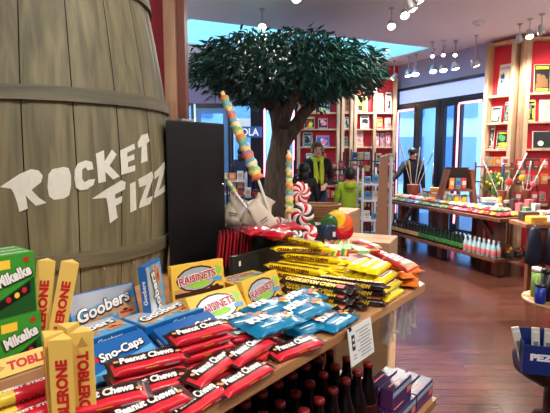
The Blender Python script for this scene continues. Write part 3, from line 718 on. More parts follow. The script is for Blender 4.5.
# --- theatre boxes: flat cartons with a printed front
def carton(name, L, H, th, body, label, cat='candy box', shapes=(), mats=(), texts=(), side=None, top=None):
    """upright carton, front looks along -Y, base at z=0"""
    o = thing(name, label, cat)
    MB().box((0, 0, H / 2), (L, th, H)).build('carton', body, o, bevel=.0012)
    if shapes: art(o, shapes, mats, (0, -th / 2 - .0003, H / 2), FRONT)
    for ti, t in enumerate(texts):
        b_, w, h, m, x, z = t[:6]; k = dict(t[6]) if len(t) > 6 else {}
        tilt = k.pop('tilt', 0)
        lettering(b_, w, h, m, o, (x, -th / 2 - .0030 - .0004 * ti, H / 2 + z), FRONT, tilt * 1.1, **k)
    if side:     # the long narrow face (bottom, z=0) and the top narrow face
        b_, w, h, m = side
        lettering(b_, w, h, m, o, (L * .12, 0, -.0004), (PI, 0, 0)); lettering(b_, w, h, m, o, (L * .12, 0, H + .0004), (0, 0, 0))
        lettering(b_, w * .8, h, m, o, (-L / 2 - .0004, 0, H / 2), (PI / 2, 0, -PI / 2), PI / 2)
    return o
def rais():
    s = [('r', 0, 0, .158, .09, 0), ('p', [(-.079, -.045), (-.079, -.02), (-.01, -.012), (.05, -.03), (.079, -.045)], 4), ('e', -.005, .004, .135, .074, 1), ('e', -.005, .004, .124, .064, 3), ('e', -.002, -.012, .07, .022, 5), ('r', 0, -.036, .158, .012, 1),
         ('e', .04, -.03, .018, .013, 1), ('e', .056, -.028, .018, .014, 1), ('e', .068, -.034, .016, .012, 1), ('p', [(.045, .015), (.055, .034), (.066, .03), (.076, .022), (.07, .006), (.055, 0)], 5), ('r', .06, -.006, .03, .012, 2)]
    return carton('candy_box', .17, .098, .02, c_yel, 'x', shapes=s, mats=[c_yel, c_choc, c_lblue, c_silv, c_tan, c_lime],
        texts=[('RAISINETS', .125, .026, c_wht, -.005, .008, {'tilt': .1, 'bold': .05}), ('RAISINETS', .12, .022, c_red, -.005, .008, {'tilt': .1})], side=('RAISINETS', .05, .009, c_red))
def goob():
    s = [('r', 0, 0, .165, .092, 0), ('p', [(-.082, .046), (.082, .046), (.082, .03), (-.082, .0)], 1), ('p', [(-.082, -.02), (.082, .012), (.082, -.002), (-.082, -.034)], 2), ('e', -.03, -.03, .02, .014, 1), ('e', .0, -.028, .016, .012, 2), ('e', -.055, -.036, .016, .012, 2), ('e', .02, -.018, .014, .01, 1),
         ('p', [(.03, -.034), (.078, -.026), (.078, -.008), (.055, -.006), (.03, -.014)], 2), ('r', .052, -.02, .035, .006, 4), ('e', .05, -.014, .014, .006, 3)]
    return carton('candy_box', .175, .098, .02, c_blue, 'x', shapes=s, mats=[c_lblue, c_silv, c_tan, c_choc, c_red],
        texts=[('Goobers', .145, .036, c_choc, -.002, .006, {'tilt': .19, 'bold': .07, 'shear': .2}), ('Goobers', .14, .03, c_wht, -.002, .007, {'tilt': .19, 'bold': .03, 'shear': .2})], side=('Goobers', .06, .01, c_wht))
def sno():
    s = [('r', 0, 0, .165, .09, 0), ('p', [(-.08, -.03), (.08, .0), (.08, -.045), (-.08, -.045)], 2), ('r', -.055, .006, .03, .012, 1)]
    return carton('candy_box', .17, .096, .02, c_blue, 'x', shapes=s, mats=[c_blue, c_red, c_lblue],
        texts=[('Sno-Caps', .115, .034, c_black, .012, .006, {'tilt': .1, 'bold': .07, 'shear': .3}), ('Sno-Caps', .11, .028, c_wht, .012, .007, {'tilt': .1, 'bold': .03, 'shear': .3})], side=('Sno-Caps', .06, .01, c_wht))
def mike():
    s = [('r', 0, 0, .078, .12, 0), ('p', [(-.039, -.06), (-.039, -.03), (.039, .012), (.039, -.06)], 1), ('p', [(-.03, -.045), (-.03, -.028), (.03, .004), (.03, -.02)], 2), ('r', -.02, .045, .03, .018, 3), ('e', -.012, -.026, .01, .012, 4), ('e', .004, -.02, .01, .012, 3), ('e', .018, -.012, .01, .012, 4), ('e', .025, .05, .012, .01, 4)]
    return carton('candy_box', .084, .127, .03, c_green, 'x', shapes=s, mats=[c_green, c_dgreen, c_black, c_gold, c_red],
        texts=[('MikeIke', .07, .028, c_black, 0, .02, {'tilt': .25, 'bold': .09}), ('MikeIke', .066, .024, c_wht, 0, .021, {'tilt': .25, 'bold': .05})], side=('MikeIke', .05, .012, c_wht))
kr, kg, ks, km = Kind(rais()), Kind(goob()), Kind(sno()), Kind(mike())
# green boxes, two high, three in a line
mk0 = T(20, 374); mkd = Vector((math.cos(TH), math.sin(TH), 0)); mkn = Vector((-mkd.y, mkd.x, 0))
for lv_ in (0, 1):
    for r_ in (0, 1, 2):
        nm = ('front', 'middle', 'rear')[r_]
        km.put(mk0 + mkn * .032 * r_ + Vector((0, 0, .1275 * lv_ + (.0))) - mkd * .006 * lv_, TH, f'green fruit candy box, {nm} of the {"upper" if lv_ else "lower"} row by the barrel foot' , 'green candy boxes')
# blue cartons in front of the barrel; leaning ones carry the flat ones
def lean(kind, a, b, z, ang, label, rz=0, grp='blue movie candy boxes'):
    return kind.put(E(a, b, z), TH + rz, label, grp, rx=-R(ang))
def flat(kind, a, b, z, label, rz=0, grp='blue movie candy boxes'):   # lying on its back, front up, long narrow side to the table edge
    return kind.put(E(a, b, z + .0105), TH + rz, label, grp, rx=-R(90))
lean(ks, -1.07, .20, 1.011, 64, 'blue carton with white lettering slanting behind the yellow prism cluster')
lean(ks, -.885, .178, 1.011, 66, 'blue carton with white lettering slanting behind the stacked red bars')
for k in range(2):
    flat(kg, -1.07, .31, 1.0 + .0215 * k, ('lowest', 'middle')[k] + ' blue carton of the flat pile below the big leaning carton', 0)
    flat(kg, -.893, .285, 1.0 + .0215 * k, ('lowest', 'middle')[k] + ' blue carton of the flat pile before the upright blue carton', 0)
flat(kg, -1.07, .302, 1.043, 'topmost blue carton of the flat pile below the big leaning carton')
flat(kg, -.893, .272, 1.043, 'topmost blue carton of the flat pile before the upright blue carton')
lean(kg, -.99, .415, 1.03, 20, 'big blue and silver peanut candy carton leaning against the barrel', R(-4))
gs = kg.put(E(-.838, .405, 1.092), 0, 'blue carton standing on its short end between barrel and yellow raisin carton', 'blue movie candy boxes')
gs.rotation_euler = (Matrix.Rotation(TH + R(32), 3, 'Z') @ Matrix.Rotation(R(-6), 3, 'X') @ Matrix.Rotation(R(-90), 3, 'Y')).to_euler()
# yellow raisin cartons
yg = 'yellow raisin candy cartons'
for k in range(2): flat(kr, -.69, .345, 1.0 + .0215 * k, 'yellow raisin carton lying flat under the upright one, ' + ('lower', 'upper')[k], R(-8), yg)
kr.put(E(-.705, .405, 1.0445), TH + R(-12), 'yellow raisin carton standing upright against the black case', yg, rx=-R(7))
lean(kr, -.755, .245, 1.008, 40, 'yellow raisin carton slanting beside the blue cartons', R(-6), yg)
kr.put(E(-.575, .262, 1.004), TH + R(4), 'yellow raisin carton standing before the dark chew bars', yg, rx=-R(18))
for k in range(2): flat(kr, -.465, .40, 1.0 + .0215 * k, 'yellow raisin carton in the pile beside the black plank, ' + ('lower', 'upper')[k], R(-4), yg)

# --- red and brown bars
def pc_mat(x, y, z):
    if abs(x) > .93: return 0
    if z > .35 and y > -.5: return 0
    if z > -.1 and y > .2: return 0
    return 1
def chew():
    o = thing('candy_bar', 'x', 'candy bar')
    wrapper(.155, .05, .019, .008, matf=pc_mat, wr=.0012, seed=2, p=4, sec=20).build('wrapper', [c_wbrown, c_wred], o)
    lettering('Peanut Chews', .105, .0195, c_wht, o, (-.002, .004, .0198), TOP, 0, shear=.15, bold=.05)
    art(o, [('r', .04, 0, .03, .003, 0), ('r', 0, .0035, .025, .002, 1)], [c_silv, c_gold], (0, -.0254, .0085), FRONT)
    for x_, y_ in ((-.06, .004), (.058, -.004)): art(o, [('e', x_, y_, .011, .008, 0)], [c_tan], (0, 0, .0197), TOP, 'printed_nut')
    return o
kc = Kind(chew())
rg = 'red and brown chew bars'
def stack(kind, a, b, rot, n, where, grp, h, z0=1.003, jit=.003, tilt=9):
    rnd = random.Random(int(a * 991 + b * 77))
    for k in range(n):
        pos = 'topmost' if k == n - 1 else ('lowest' if k == 0 else ORD[n - 1 - k] + ' from the top')
        if n == 1: pos = 'single'
        kind.put(E(a + rnd.uniform(-jit, jit) - .003 * k, b + rnd.uniform(-jit, jit) + .002 * k, z0 + h * k), TH + rot + R(rnd.uniform(-2.5, 2.5)), where.format(pos), grp, rx=R(tilt))
hb = .0208
stack(kc, -1.06, .145, R(-17), 3, 'red bar, {} of the tall stack beside the yellow prism cluster', rg, hb)
stack(kc, -1.09, .10, R(-17), 2, 'red bar, {} of the low pair between tall stack and table edge', rg, hb, 1.0)
stack(kc, -.925, .135, R(-10), 4, 'red bar, {} of the stack between blue cartons and teal bags', rg, hb)
stack(kc, -1.19, .085, R(-20), 3, 'red bar, {} of the stack before the prism cluster', rg, hb, 1.0)
stack(kc, -.975, .062, R(14), 2, 'red bar, {} of the crossed pair midway along the table edge', rg, hb)
stack(kc, -.87, .06, R(8), 2, 'red bar, {} of the crossed pair under the teal bags', rg, hb)
stack(kc, -.755, .022, R(-12), 1, '{} red bar at the table edge below the teal bags', rg, hb)
stack(kc, -.94, .012, R(2), 1, '{} red bar on the edge between the crossed pairs', rg, hb)
stack(kc, -1.14, .035, R(-6), 2, 'red bar, {} of the pair at the edge before the prism cluster', rg, hb)
stack(kc, -.80, .115, R(-20), 2, 'red bar, {} of the pair half under the teal bags', rg, hb)
stack(kc, -1.06, .018, R(4), 1, '{} red bar on the very edge of the table', rg, hb)

# --- twist sticks, rainbow to red
def tw_mat(x, y, z): return 2 if x < -.5 else (1 if x < -.12 else 0)
def tws():
    o = thing('candy_stick_pack', 'x', 'candy pack')
    wrapper(.19, .03, .02, .01, matf=tw_mat, wr=.0012, seed=5, p=3).build('wrapper', [c_wred, M('wrap_rainbow_yellow', (220, 190, 60), .3, .3, 50), M('wrap_rainbow_teal', (40, 130, 130), .3, .3, 50)], o)
    lettering('SWEET TWIST STICKS', .125, .009, c_wht, o, (-.02, 0, .0208), TOP, bold=.05, shear=.2)
    return o
kt = Kind(tws())
pt = T(26, 397, 1.07); pA = T(-2, 406, 1.07); pB = T(58, 384, 1.07); rzt = math.atan2((pB - pA).y, (pB - pA).x)
nrm = Vector((math.sin(rzt), -math.cos(rzt), 0))
at_ = AB(pt)
for k, (off, z) in enumerate(((-.002, 1.069), (.028, 1.046), (.04, 1.023), (.046, 1.0), (.0, 1.046), (-.004, 1.023), (0, 1.0))):
    if k in (1, 2, 3): off = .034
    v = pt + nrm * off; v.z = z
    kt.put(v, rzt + R(k - 3), 'red twist candy pack with white lettering, ' + ('topmost of the pile at the photo corner', 'upper of the outer pile at the photo corner', 'middle of the outer pile at the photo corner', 'lowest of the outer pile at the photo corner', 'just under the topmost at the photo corner', 'third down of the inner pile', 'lowest of the inner pile')[k], 'red twist packs')

# --- teal bags
def bag_mat(x, y, z): return 1 if (abs(x - .25) < .32 and abs(y) < .45 and z > .2 and (int((x + 1) * 9) + int((y + 1) * 5)) % 3 == 0) else 0
def tbag():
    o = thing('candy_bag', 'x', 'candy bag')
    wrapper(.15, .085, .024, .012, matf=None, wr=.004, seed=9, p=2.2, sec=22, nx=12).build('wrapper', [c_teal], o)
    art(o, [('e', .028, -.006, .016, .013, 0), ('e', .042, .004, .016, .013, 1), ('e', .036, -.016, .014, .012, 2), ('e', .052, -.008, .014, .012, 0), ('e', .018, .008, .012, .01, 1), ('e', .06, .01, .012, .01, 3)], [c_or, c_pink, c_gold, c_lime], (0, 0, .0272), TOP, 'printed_candy')
    lettering('SOUR', .07, .027, c_wht, o, (-.03, .012, .0292), TOP, .12, bold=.07)
    art(o, [('r', -.02, -.02, .05, .006, 0)], [c_wht], (0, 0, .0236), TOP, 'printed_strip')
    return o
kb = Kind(tbag()); bg_ = 'teal candy bags'
for a, b, z, r, rx, ry, lab in ((-.715, .17, 1.0, -8, 0, 0, 'teal candy bag lying flat beneath the others in front of the raisin cartons'),
    (-.765, .165, 1.029, -14, 0, 2, 'teal candy bag between the slanting raisin carton and the red bars'),
    (-.76, .085, 1.042, -12, 2, -2, 'teal candy bag resting on the red bars'),
    (-.635, .075, 1.0, -6, 0, 0, 'teal candy bag under the fan of three bags'),
    (-.555, .04, 1.0, 2, 0, 0, 'teal candy bag lowest of the fan at the table edge, beside the dark bars'),
    (-.60, .105, 1.03, -6, 8, -3, 'teal candy bag in the middle of the fan of three'),
    (-.545, .155, 1.034, -4, 10, -4, 'teal candy bag at the top of the fan, below the dark chew bars'),
    (-.655, .175, 1.034, -10, 4, -2, 'teal candy bag right before the standing raisin carton')):
    kb.put(E(a, b, z), TH + R(r), lab, bg_, rx=R(rx), ry=R(ry))

# --- long chew bars (across the table)
def longbar(body, txt, tm, endm, name='chew_bar', text_front=False):
    o = thing(name, 'x', 'candy bar')
    wrapper(.24, .034, .024, .012, matf=None, wr=.001, seed=3, p=2.6, sec=18).build('wrapper', [body], o)
    lettering(txt, .172, .020, tm, o, (-.012, -.002, .0248), TOP, bold=.07)
    lettering(txt, .16, .013, tm, o, (-.012, -.0176, .012), FRONT, bold=.06)
    art(o, [('r', .085, 0, .022, .018, 0)], [endm], (0, 0, .0243), TOP, 'printed_patch')
    return o
kd = Kind(longbar(c_dk, 'CHARLESTON CHEW', c_gold, c_pink)); ky = Kind(longbar(c_wyel, 'CHARLESTON CHEW', c_maroon, c_maroon))
dg, ygp = 'dark long chew bars', 'yellow long chew bars'
RX = R(-84)
def across(kind, a, b, z, label, grp, rot=0, rx=0): kind.put(E(a, b, z), TH + RX + R(rot), label, grp, rx=R(rx))
for k in range(3): across(kd, -.462 + .006 * k, .155 + .008 * k, 1.0 + .025 * k, f'dark chew bar, {("lowest", "middle", "topmost")[k]} of the stack facing the raisin carton', dg, 2 * k - 3, rx=16)
for k in range(3): across(kd, -.415, .14 + .01 * k, 1.0 + .0245 * k, f'dark chew bar behind the gold lettered stack, {("lowest", "middle", "topmost")[k]}', dg, k)
for k, (b, z, r) in enumerate(((.105, 1.0, 12), (.105, 1.0245, 22), (.105, 1.049, 6))): kd.put(E(-.368 + .006 * k, b, z), TH + RX + R(r), 'dark chew bar with loose end hanging at the table edge, ' + ('lowest', 'middle', 'uppermost')[k], dg)
for k in range(3):
    across(ky, -.325, .335 + .004 * k, 1.0 + .0245 * k, f'yellow chew bar, {("lowest", "middle", "topmost")[k]} of the stack touching the black plank', ygp, -2 + k)
    across(ky, -.278, .335, 1.0 + .0245 * k, f'yellow chew bar in the second stack from the black plank, {("lowest", "middle", "topmost")[k]}', ygp, 2 - k)
for k in range(4): across(ky, -.235, .345 - .005 * k, 1.0 + .0245 * k, f'yellow chew bar in the third stack from the black plank, {("lowest", "third from top", "second from top", "topmost")[k]}', ygp, 4 + k)
for k in range(3): across(ky, -.185, .36, 1.0 + .0245 * k, f'yellow chew bar in the fourth stack, near the rainbow sticks, {("lowest", "middle", "topmost")[k]}', ygp, 2 * k)
for k in range(3): across(ky, -.137, .345, 1.0 + .0245 * k, f'yellow chew bar in the fifth stack, under the rainbow sticks, {("lowest", "middle", "topmost")[k]}', ygp, 3 - 3 * k)
for k in range(2): across(ky, -.09, .37, 1.0 + .0245 * k, f'yellow chew bar in the last stack, next to the nut rolls, {("lower", "upper")[k]}', ygp, 4 - 5 * k)
for k in range(2): ky.put(E(-.235 + .01 * k, .37 + .02 * k, 1.099 + .0245 * k), TH + RX + R(24 - 40 * k), ('yellow chew bar lying askew on top of the yellow stacks', 'yellow chew bar crossing over the askew one on the highest pile')[k], ygp)
yn = ('nearest the table edge', 'second from the table edge', 'third from the table edge', 'fourth from the table edge', 'fifth from the table edge')
def shortbar():
    o = thing('chew_bar', 'x', 'candy bar')
    wrapper(.165, .036, .024, .012, wr=.0015, seed=11, p=2.6, sec=18).build('wrapper', [c_wyel], o)
    art(o, [('r', 0, 0, .11, .016, 0), ('r', 0, 0, .09, .006, 1)], [M('label_pale', (235, 222, 180), .4), c_maroon], (0, 0, .0245), TOP)
    return o
kys = Kind(shortbar())
for z_i, (n_, b0, lay) in enumerate(((5, .02, 'bottom'), (5, .03, 'second'), (4, .045, 'third'), (3, .07, 'top'))):
    for k in range(n_): kys.put(E(-.25 + .006 * k + .006 * z_i, b0 + .039 * k, 1.0 + .0248 * z_i), TH + R(3 + 1.5 * z_i), f'short yellow chew bar along the edge, {lay} layer, ' + yn[k], ygp)
# --- orange twist wrappers, nut rolls, rainbow sticks
def orange():
    o = thing('candy_packet', 'x', 'candy packet')
    wrapper(.115, .06, .026, .014, wr=.007, seed=4, p=2, sec=18, nx=10).build('wrapper', [c_or], o)
    art(o, [('r', 0, 0, .03, .012, 0), ('e', .025, .006, .014, .008, 1)], [c_choc, c_wht], (0, 0, .0295), TOP, 'printed_panel')
    return o
ko = Kind(orange())
for i_, (a, b, z, r) in enumerate(((-.07, .035, 1.0, 20), (-.085, .10, 1.0, -30), (-.045, .155, 1.0, 30), (-.105, .17, 1.0, 60), (-.085, .065, 1.026, 60), (-.06, .12, 1.026, -20), (-.1, .145, 1.028, 15), (-.03, .085, 1.028, 35), (-.06, .2, 1.0, 0), (-.075, .1, 1.054, 10), (-.05, .05, 1.03, -15), (-.115, .115, 1.05, 40), (-.03, .13, 1.05, 5), (-.055, .165, 1.03, 50))):
    ko.put(E(a, b, z), TH + R(r), 'crinkled orange candy packet, ' + ('closest to the table corner', 'against the yellow bars, lowest', 'lowest beneath the nut roll', 'lowest between yellow bars and rainbow sticks', 'second layer near the table edge', 'second layer under the nut roll', 'second layer near the rainbow sticks', 'second layer at the table end', 'lowest beside the rainbow sticks', 'crowning the orange heap', 'slipping toward the table edge', 'on top against the yellow bars', 'on top beside the nut roll', 'second layer, farthest from the edge')[i_], 'orange packets')
def nutroll():
    o = thing('nut_roll', 'x', 'candy bar')
    wrapper(.185, .046, .028, .01, matf=lambda x, y, z: 1 if x > .3 and y > -.6 and abs(x) < .93 else 0, wr=.001, seed=6, p=2.6, sec=18).build('wrapper', [c_wred, M('nut_window', (214, 178, 140), .3, .3, 120)], o)
    lettering('Nut Roll', .08, .026, c_wht, o, (-.025, 0, .0288), TOP, bold=.05, shear=.15)
    return o
kn = Kind(nutroll())
for i_, (p, q, z) in enumerate((((380, 256), (427, 279), 1.082), ((364, 251), (404, 268), 1.03), ((352, 243), (385, 254), 1.03))):
    p, q = T(p[0], p[1], z), T(q[0], q[1], z); c = (p + q) / 2
    kn.put(c, math.atan2((q - p).y, (q - p).x), ('red nut roll with white lettering overhanging the table end', 'red nut roll behind the overhanging one', 'red nut roll farthest from the table corner')[i_], 'nut rolls', rx=R(24) if i_ == 0 else 0)
def rsticks(cols):
    mb = MB(); n = len(cols)
    for k in range(n): mb.tube([(-.07, (k - n / 2 + .5) * .0105, .006), (.07, (k - n / 2 + .5) * .0105, .006)], .005, 8, 0); mb.m[-10:] = [k] * 10
    o = thing('candy_stick_pack', 'x', 'candy pack'); mb.build('striped_sticks', cols, o)
    MB().box((0, 0, .0062), (.05, .0105 * n + .003, .0132)).build('label_band', M('pale_band', (150, 210, 140), .4), o); return o
cols = [c_wred, c_gold, c_green, c_or, c_dgreen, c_wred]
kr2 = Kind(rsticks(cols))
for i_, (px, py, z, r, ry) in enumerate(((343, 249, 1.075, 75, 14), (334, 250, 1.075, 70, 14), (352, 249, 1.06, 25, 0), (361, 252, 1.062, 10, 0))):
    kr2.put(T(px, py, z), R(r), ('rainbow striped candy sticks propped up before the rainbow lollipop', 'second pack of rainbow sticks propped beside the first one', 'rainbow striped sticks lying between yellow bars and nut rolls', 'rainbow striped sticks lying against the nut roll')[i_], 'rainbow stick packs', ry=-R(ry))

# ------------------------------------------------------------------ black panel, plank, tray of dark red packs
bp_ = thing('black_case', 'tall black case with silver studs standing beside the barrel', 'display case', (C0.x, C0.y, TZ), TH)
MB().prism([(-.515, .783), (-.22, .785), (-.212, .79), (-.212, .94), (-.345, .94), (-.405, .875), (-.49, .802)], 0, .578).build('case_body', m_black, bp_, bevel=.006)
m_stud = M('stud', (205, 205, 205), .25, metal=1)
for z in (.12, .33): MB().ball((-.232, .7835, z), .006, 8, 6).build('stud', m_stud, bp_)
MB().box((-.36, .86, .585), (.06, .04, .012)).build('top_clip', m_alu, bp_)
bx_ = MB(); pl = thing('black_tray', 'black plank tray front holding dark red packs and lollipops', 'tray', E(0, 0), TH)
MB().box((-.275, .535, .048), (.33, .018, .095)).build('front_plank', M('black_plank', (34, 35, 34), .5, .2), pl, bevel=.002)
MB().box((-.30, .66, .01), (.28, .22, .016)).build('tray_floor', m_black, pl)
art(pl, [('r', 0, 0, .01, .018, 0)], [c_wht], (-.405, .525, .066), FRONT, 'price_tag')
rs = thing('riser_box', 'black riser box in the middle of the table under red bags and lollipops', 'box', E(.03, .735), TH)
MB().box((0, 0, .065), (.36, .34, .13)).build('riser_body', M('riser_black', (26, 24, 24), .6), rs, bevel=.003)
MB().box((0, 0, .132), (.366, .346, .008)).build('riser_lid', M('riser_lid', (60, 40, 36), .6), rs)
def dred():
    o = thing('candy_packet', 'x', 'candy packet')
    wrapper(.15, .055, .011, .008, wr=.001, seed=1, p=3, sec=14).build('wrapper', [M('dark_red_foil', (160, 34, 46), .28, .12, coat=.4)], o)
    art(o, [('r', 0, 0, .06, .02, 0)], [c_maroon], (0, 0, .0114), TOP); return o
kdr = Kind(dred())
for k in range(10):
    kdr.put(E(-.395 + .021 * k, .635 + .002 * k, 1.095), TH - R(34 + 5 * (k % 2)), f'dark red foil pack standing in the black tray, {ORD[k]} from the barrel side', 'dark red packs', ry=R(-84), rx=0)
# red foil bags
def rbag():
    o = thing('candy_bag', 'x', 'candy bag'); wrapper(.13, .09, .035, .012, wr=.008, seed=8, p=2, sec=20, nx=12, matf=lambda x, y, z: 1 if abs(x) < .3 and y > .1 and z > 0 else 0).build('wrapper', [M('red_foil', (190, 18, 44), .2, .2, coat=.5), M('foil_pinkish', (190, 150, 160), .2, .3, metal=.5)], o); lettering('SWEETS', .05, .014, c_wht, o, (0, -.015, .037), TOP) if False else None
    return o
krb = Kind(rbag())
for i_, (px, py, r) in enumerate(((258, 237, 20), (277, 240, 60), (287, 233, 30), (262, 229, 80))):
    krb.put(T(px, py, 1.142) + Vector((0, .03, 0)), R(r), ('shiny red foil bag beside the dark red packs', 'shiny red foil bag in front of the striped lollipops', 'shiny red foil bag under the striped lollipops', 'shiny red foil bag behind the twist pop stick')[i_], 'red foil bags')
# white paper bags
def pbag():
    o = thing('paper_bag', 'x', 'paper bag'); mb = MB()
    vs = []; n = 16
    for i, (z, w, d) in enumerate(((0, .034, .02), (.025, .038, .023), (.06, .034, .02), (.085, .024, .011), (.1, .03, .004))):
        for k in range(n):
            g = 2 * PI * k / n; q = noise.noise(Vector((math.cos(g) * 3, math.sin(g) * 3, z * 30))) * .006
            vs.append(((w + q) * math.copysign(abs(math.cos(g)) ** .6, math.cos(g)), (d + q) * math.copysign(abs(math.sin(g)) ** .6, math.sin(g)), z))
    fs = [(i * n + k, i * n + (k + 1) % n, (i + 1) * n + (k + 1) % n, (i + 1) * n + k) for i in range(4) for k in range(n)] + [tuple(range(n))[::-1], tuple(range(4 * n, 5 * n))]
    mb.add(vs, fs, 0, True); mb.build('paper', M('white_paper', (206, 192, 172), .7, .08, 30), o)
    art(o, [('r', 0, 0, .03, .004, 0), ('r', 0, -.008, .026, .003, 0)], [M('print_grey', (110, 105, 110), .6)], (0, -.0245, .045), FRONT, 'printed_lines'); return o
kp = Kind(pbag())
for i_, (px, py, z, r, ry, dy) in enumerate(((232, 224, 1.142, 15, 30, 0), (252, 244, 1.142, 10, -35, 0), (226, 206, 1.142, 0, 10, .12), (263, 215, 1.142, 30, -15, .1))):
    pos = T(px, py, z)
    if i_ == 0: pos = E(-.155, .70, 1.15)
    if i_ == 1: pos = E(-.125, .612, 1.142)
    if i_ == 2: pos = E(-.10, .86, 1.14)
    if i_ == 3: pos = E(.06, .86, 1.14)
    kp.put(pos, R(r), ('white paper bag tipped over above the dark red packs', 'white paper bag slanting down to the black plank', 'white paper bag upright behind the tipped one', 'white paper bag standing behind the twist pop stick')[i_], 'white paper bags', ry=R(ry)).scale = ((1.45, 1.45, 1.45), (1.1, 1.1, 1.35), (1.2, 1.2, 1.2), (1, 1, 1))[i_]
# lollipops
m_stick = M('stick_white', (225, 222, 210), .5)
tc_ = [M('pop_' + n, c, .3, .06, coat=.3) for n, c in (('orange', (235, 120, 70)), ('yellow', (235, 205, 110)), ('green', (130, 180, 110)), ('blue', (110, 165, 180)), ('purple', (170, 120, 150)), ('cream', (235, 220, 170)))]
def twist_pop(label, tip, cb, foot, d0, d1, r, seq, turns):
    A_, B_, F_ = D(tip[0], tip[1], d0), D(cb[0], cb[1], (d0 + d1) / 2), D(foot[0], foot[1], d1)
    o = thing('twist_lollipop', label, 'lollipop', F_)
    st = MB().tube([Vector((0, 0, 0)), B_ - F_, (A_ - F_) * .9 + (B_ - F_) * .1], .006, 8).build('stick', m_stick, o)
    mb = MB(); L_ = (A_ - B_); n = turns * 4; ax = L_.normalized(); u = ax.cross(Vector((0, 1, 0))).normalized(); v = ax.cross(u)
    vs = []; fs = []; ms = []; seg = 14
    for i in range(n + 1):
        t = i / n; rr = r * (1 - .35 * t) * (1 if t < .95 else .6)
        for k in range(seg):
            g = 2 * PI * k / seg; lobe = 1 + .13 * math.cos(2 * (g - t * turns * PI * .9))
            vs.append(B_ - F_ + L_ * t + (u * math.cos(g) + v * math.sin(g)) * rr * lobe * (1 + .025 * math.cos(i * PI / 2)))
    for i in range(n):
        for k in range(seg):
            fs.append((i * seg + k, i * seg + (k + 1) % seg, (i + 1) * seg + (k + 1) % seg, (i + 1) * seg + k)); ms.append(seq[(int(i / 2.2 + k / seg * 1.0)) % len(seq)])
    fs += [tuple(range(seg))[::-1], tuple(range(n * seg, (n + 1) * seg))]; ms += [0, 0]
    mb.add(vs, fs, ms, True); mb.build('twisted_candy', tc_, o)
    return o
twist_pop('long rainbow twist lollipop leaning high over the table', (222, 92), (258, 179), (276, 231), 1.98, 1.86, .0245, [0, 1, 2, 5, 3, 0, 4, 1, 3, 2], 12)
twist_pop('upright pale rainbow twist lollipop beside the striped lollipops', (289, 150), (289.5, 212), (289, 236), 1.9, 1.9, .017, [1, 5, 2, 1, 5, 3, 2, 0], 10)
twist_pop('short pastel twist lollipop on a long stick behind the paper bags', (221, 172), (235, 192), (262, 229), 2.05, 1.95, .012, [1, 2, 3, 5], 6)
def disc_pop(label, px, py, d, rad, cols, sect, rz, tilt, ruffle=0, stick=.1, dark=False, foot=None):
    c = D(px, py, d); o = thing('swirl_lollipop', label, 'lollipop', c, rz, None, rx=tilt)
    n = len(cols) * sect; nr = 5; mb = MB(); vs = []; fs = []; ms = []
    per = 6
    N = n * per
    for side in (-1, 1):
        for j in range(nr + 1):
            t = j / nr
            for k in range(N):
                g = 2 * PI * k / N + t * 1.1
                bump_ = .5 - .5 * math.cos(2 * PI * k / per)
                rr = rad * t * (1 - ruffle * (1 - bump_) * t)
                yy = side * rad * .2 * math.sqrt(max(0, 1 - t ** 3)) * (.75 + .25 * bump_)
                vs.append((rr * math.cos(g), yy, rr * math.sin(g)))
    M_ = (nr + 1) * N
    for s_, o_ in ((0, 0), (1, M_)):
        for j in range(nr):
            for k in range(N): fs.append((o_ + j * N + k, o_ + j * N + (k + 1) % N, o_ + (j + 1) * N + (k + 1) % N, o_ + (j + 1) * N + k)); ms.append((k // per) % len(cols) if sect > 1 or True else 0)
    if sect == 1: ms = [(k % N) // per for s_ in (0, 1) for j in range(nr) for k in range(N)]
    mb.add(vs, fs, ms, True); mb.build('candy_disc', cols, o)
    MB().tube([(0, 0, -rad * .8), (0, 0, -rad - stick)], .004, 8).build('stick', m_stick, o)
    return o
pr, pw = M('candy_red', (205, 30, 50), .25, coat=.4), M('candy_white', (238, 228, 222), .3, coat=.4)
disc_pop('ruffled pink and white lollipop next to the upright twist pop', 300, 193, 2.02, .052, [pr, pw], 7, R(15), 0, .12, .06)
dp = disc_pop('red, white and dark striped lollipop with leafy wrapper corner', 302, 214, 1.94, .052, [pr, pw, M('candy_dark', (60, 30, 34), .3), pw], 3, R(-5), 0, .06, .02)
MB().add([(.02, -.014, -.03), (.06, -.01, -.055), (.05, -.012, -.02)], [(0, 1, 2)]).build('green_leaf', c_dgreen, dp)
rb_ = [M('candy_' + n, c, .25, coat=.4) for n, c in (('crimson', (205, 25, 45)), ('orange', (240, 100, 50)), ('yellow', (245, 200, 40)), ('green', (50, 105, 55)), ('navy', (36, 70, 100)), ('slate', (60, 50, 80)))]
rb_ = [rb_[2], rb_[3], rb_[4], rb_[5], rb_[0], rb_[1]]
rp = disc_pop('large rainbow pinwheel lollipop in clear wrap behind the yellow bars', 337, 227, 2.02, .077, rb_, 1, R(-8), 0, .08, .05)
art(rp, [('r', 0, 0, .012, .022, 0)], [c_wht], (-.012, -.018, -.03), (PI / 2, 0, 0), 'price_label')
disc_pop('small red and white striped lollipop behind the red foil bags', 278, 224, 1.98, .034, [pr, pw], 5, R(30), 0, .06, .03)
disc_pop('candy cane striped lollipop low between the red bags and the rainbow pinwheel', 309, 233, 1.84, .036, [pr, pw], 4, R(-20), R(-25), .04, .0)
disc_pop('green and white striped lollipop low before the ruffled lollipops', 297, 236, 1.80, .026, [c_dgreen, pw], 4, R(10), R(-20), .04, .0)

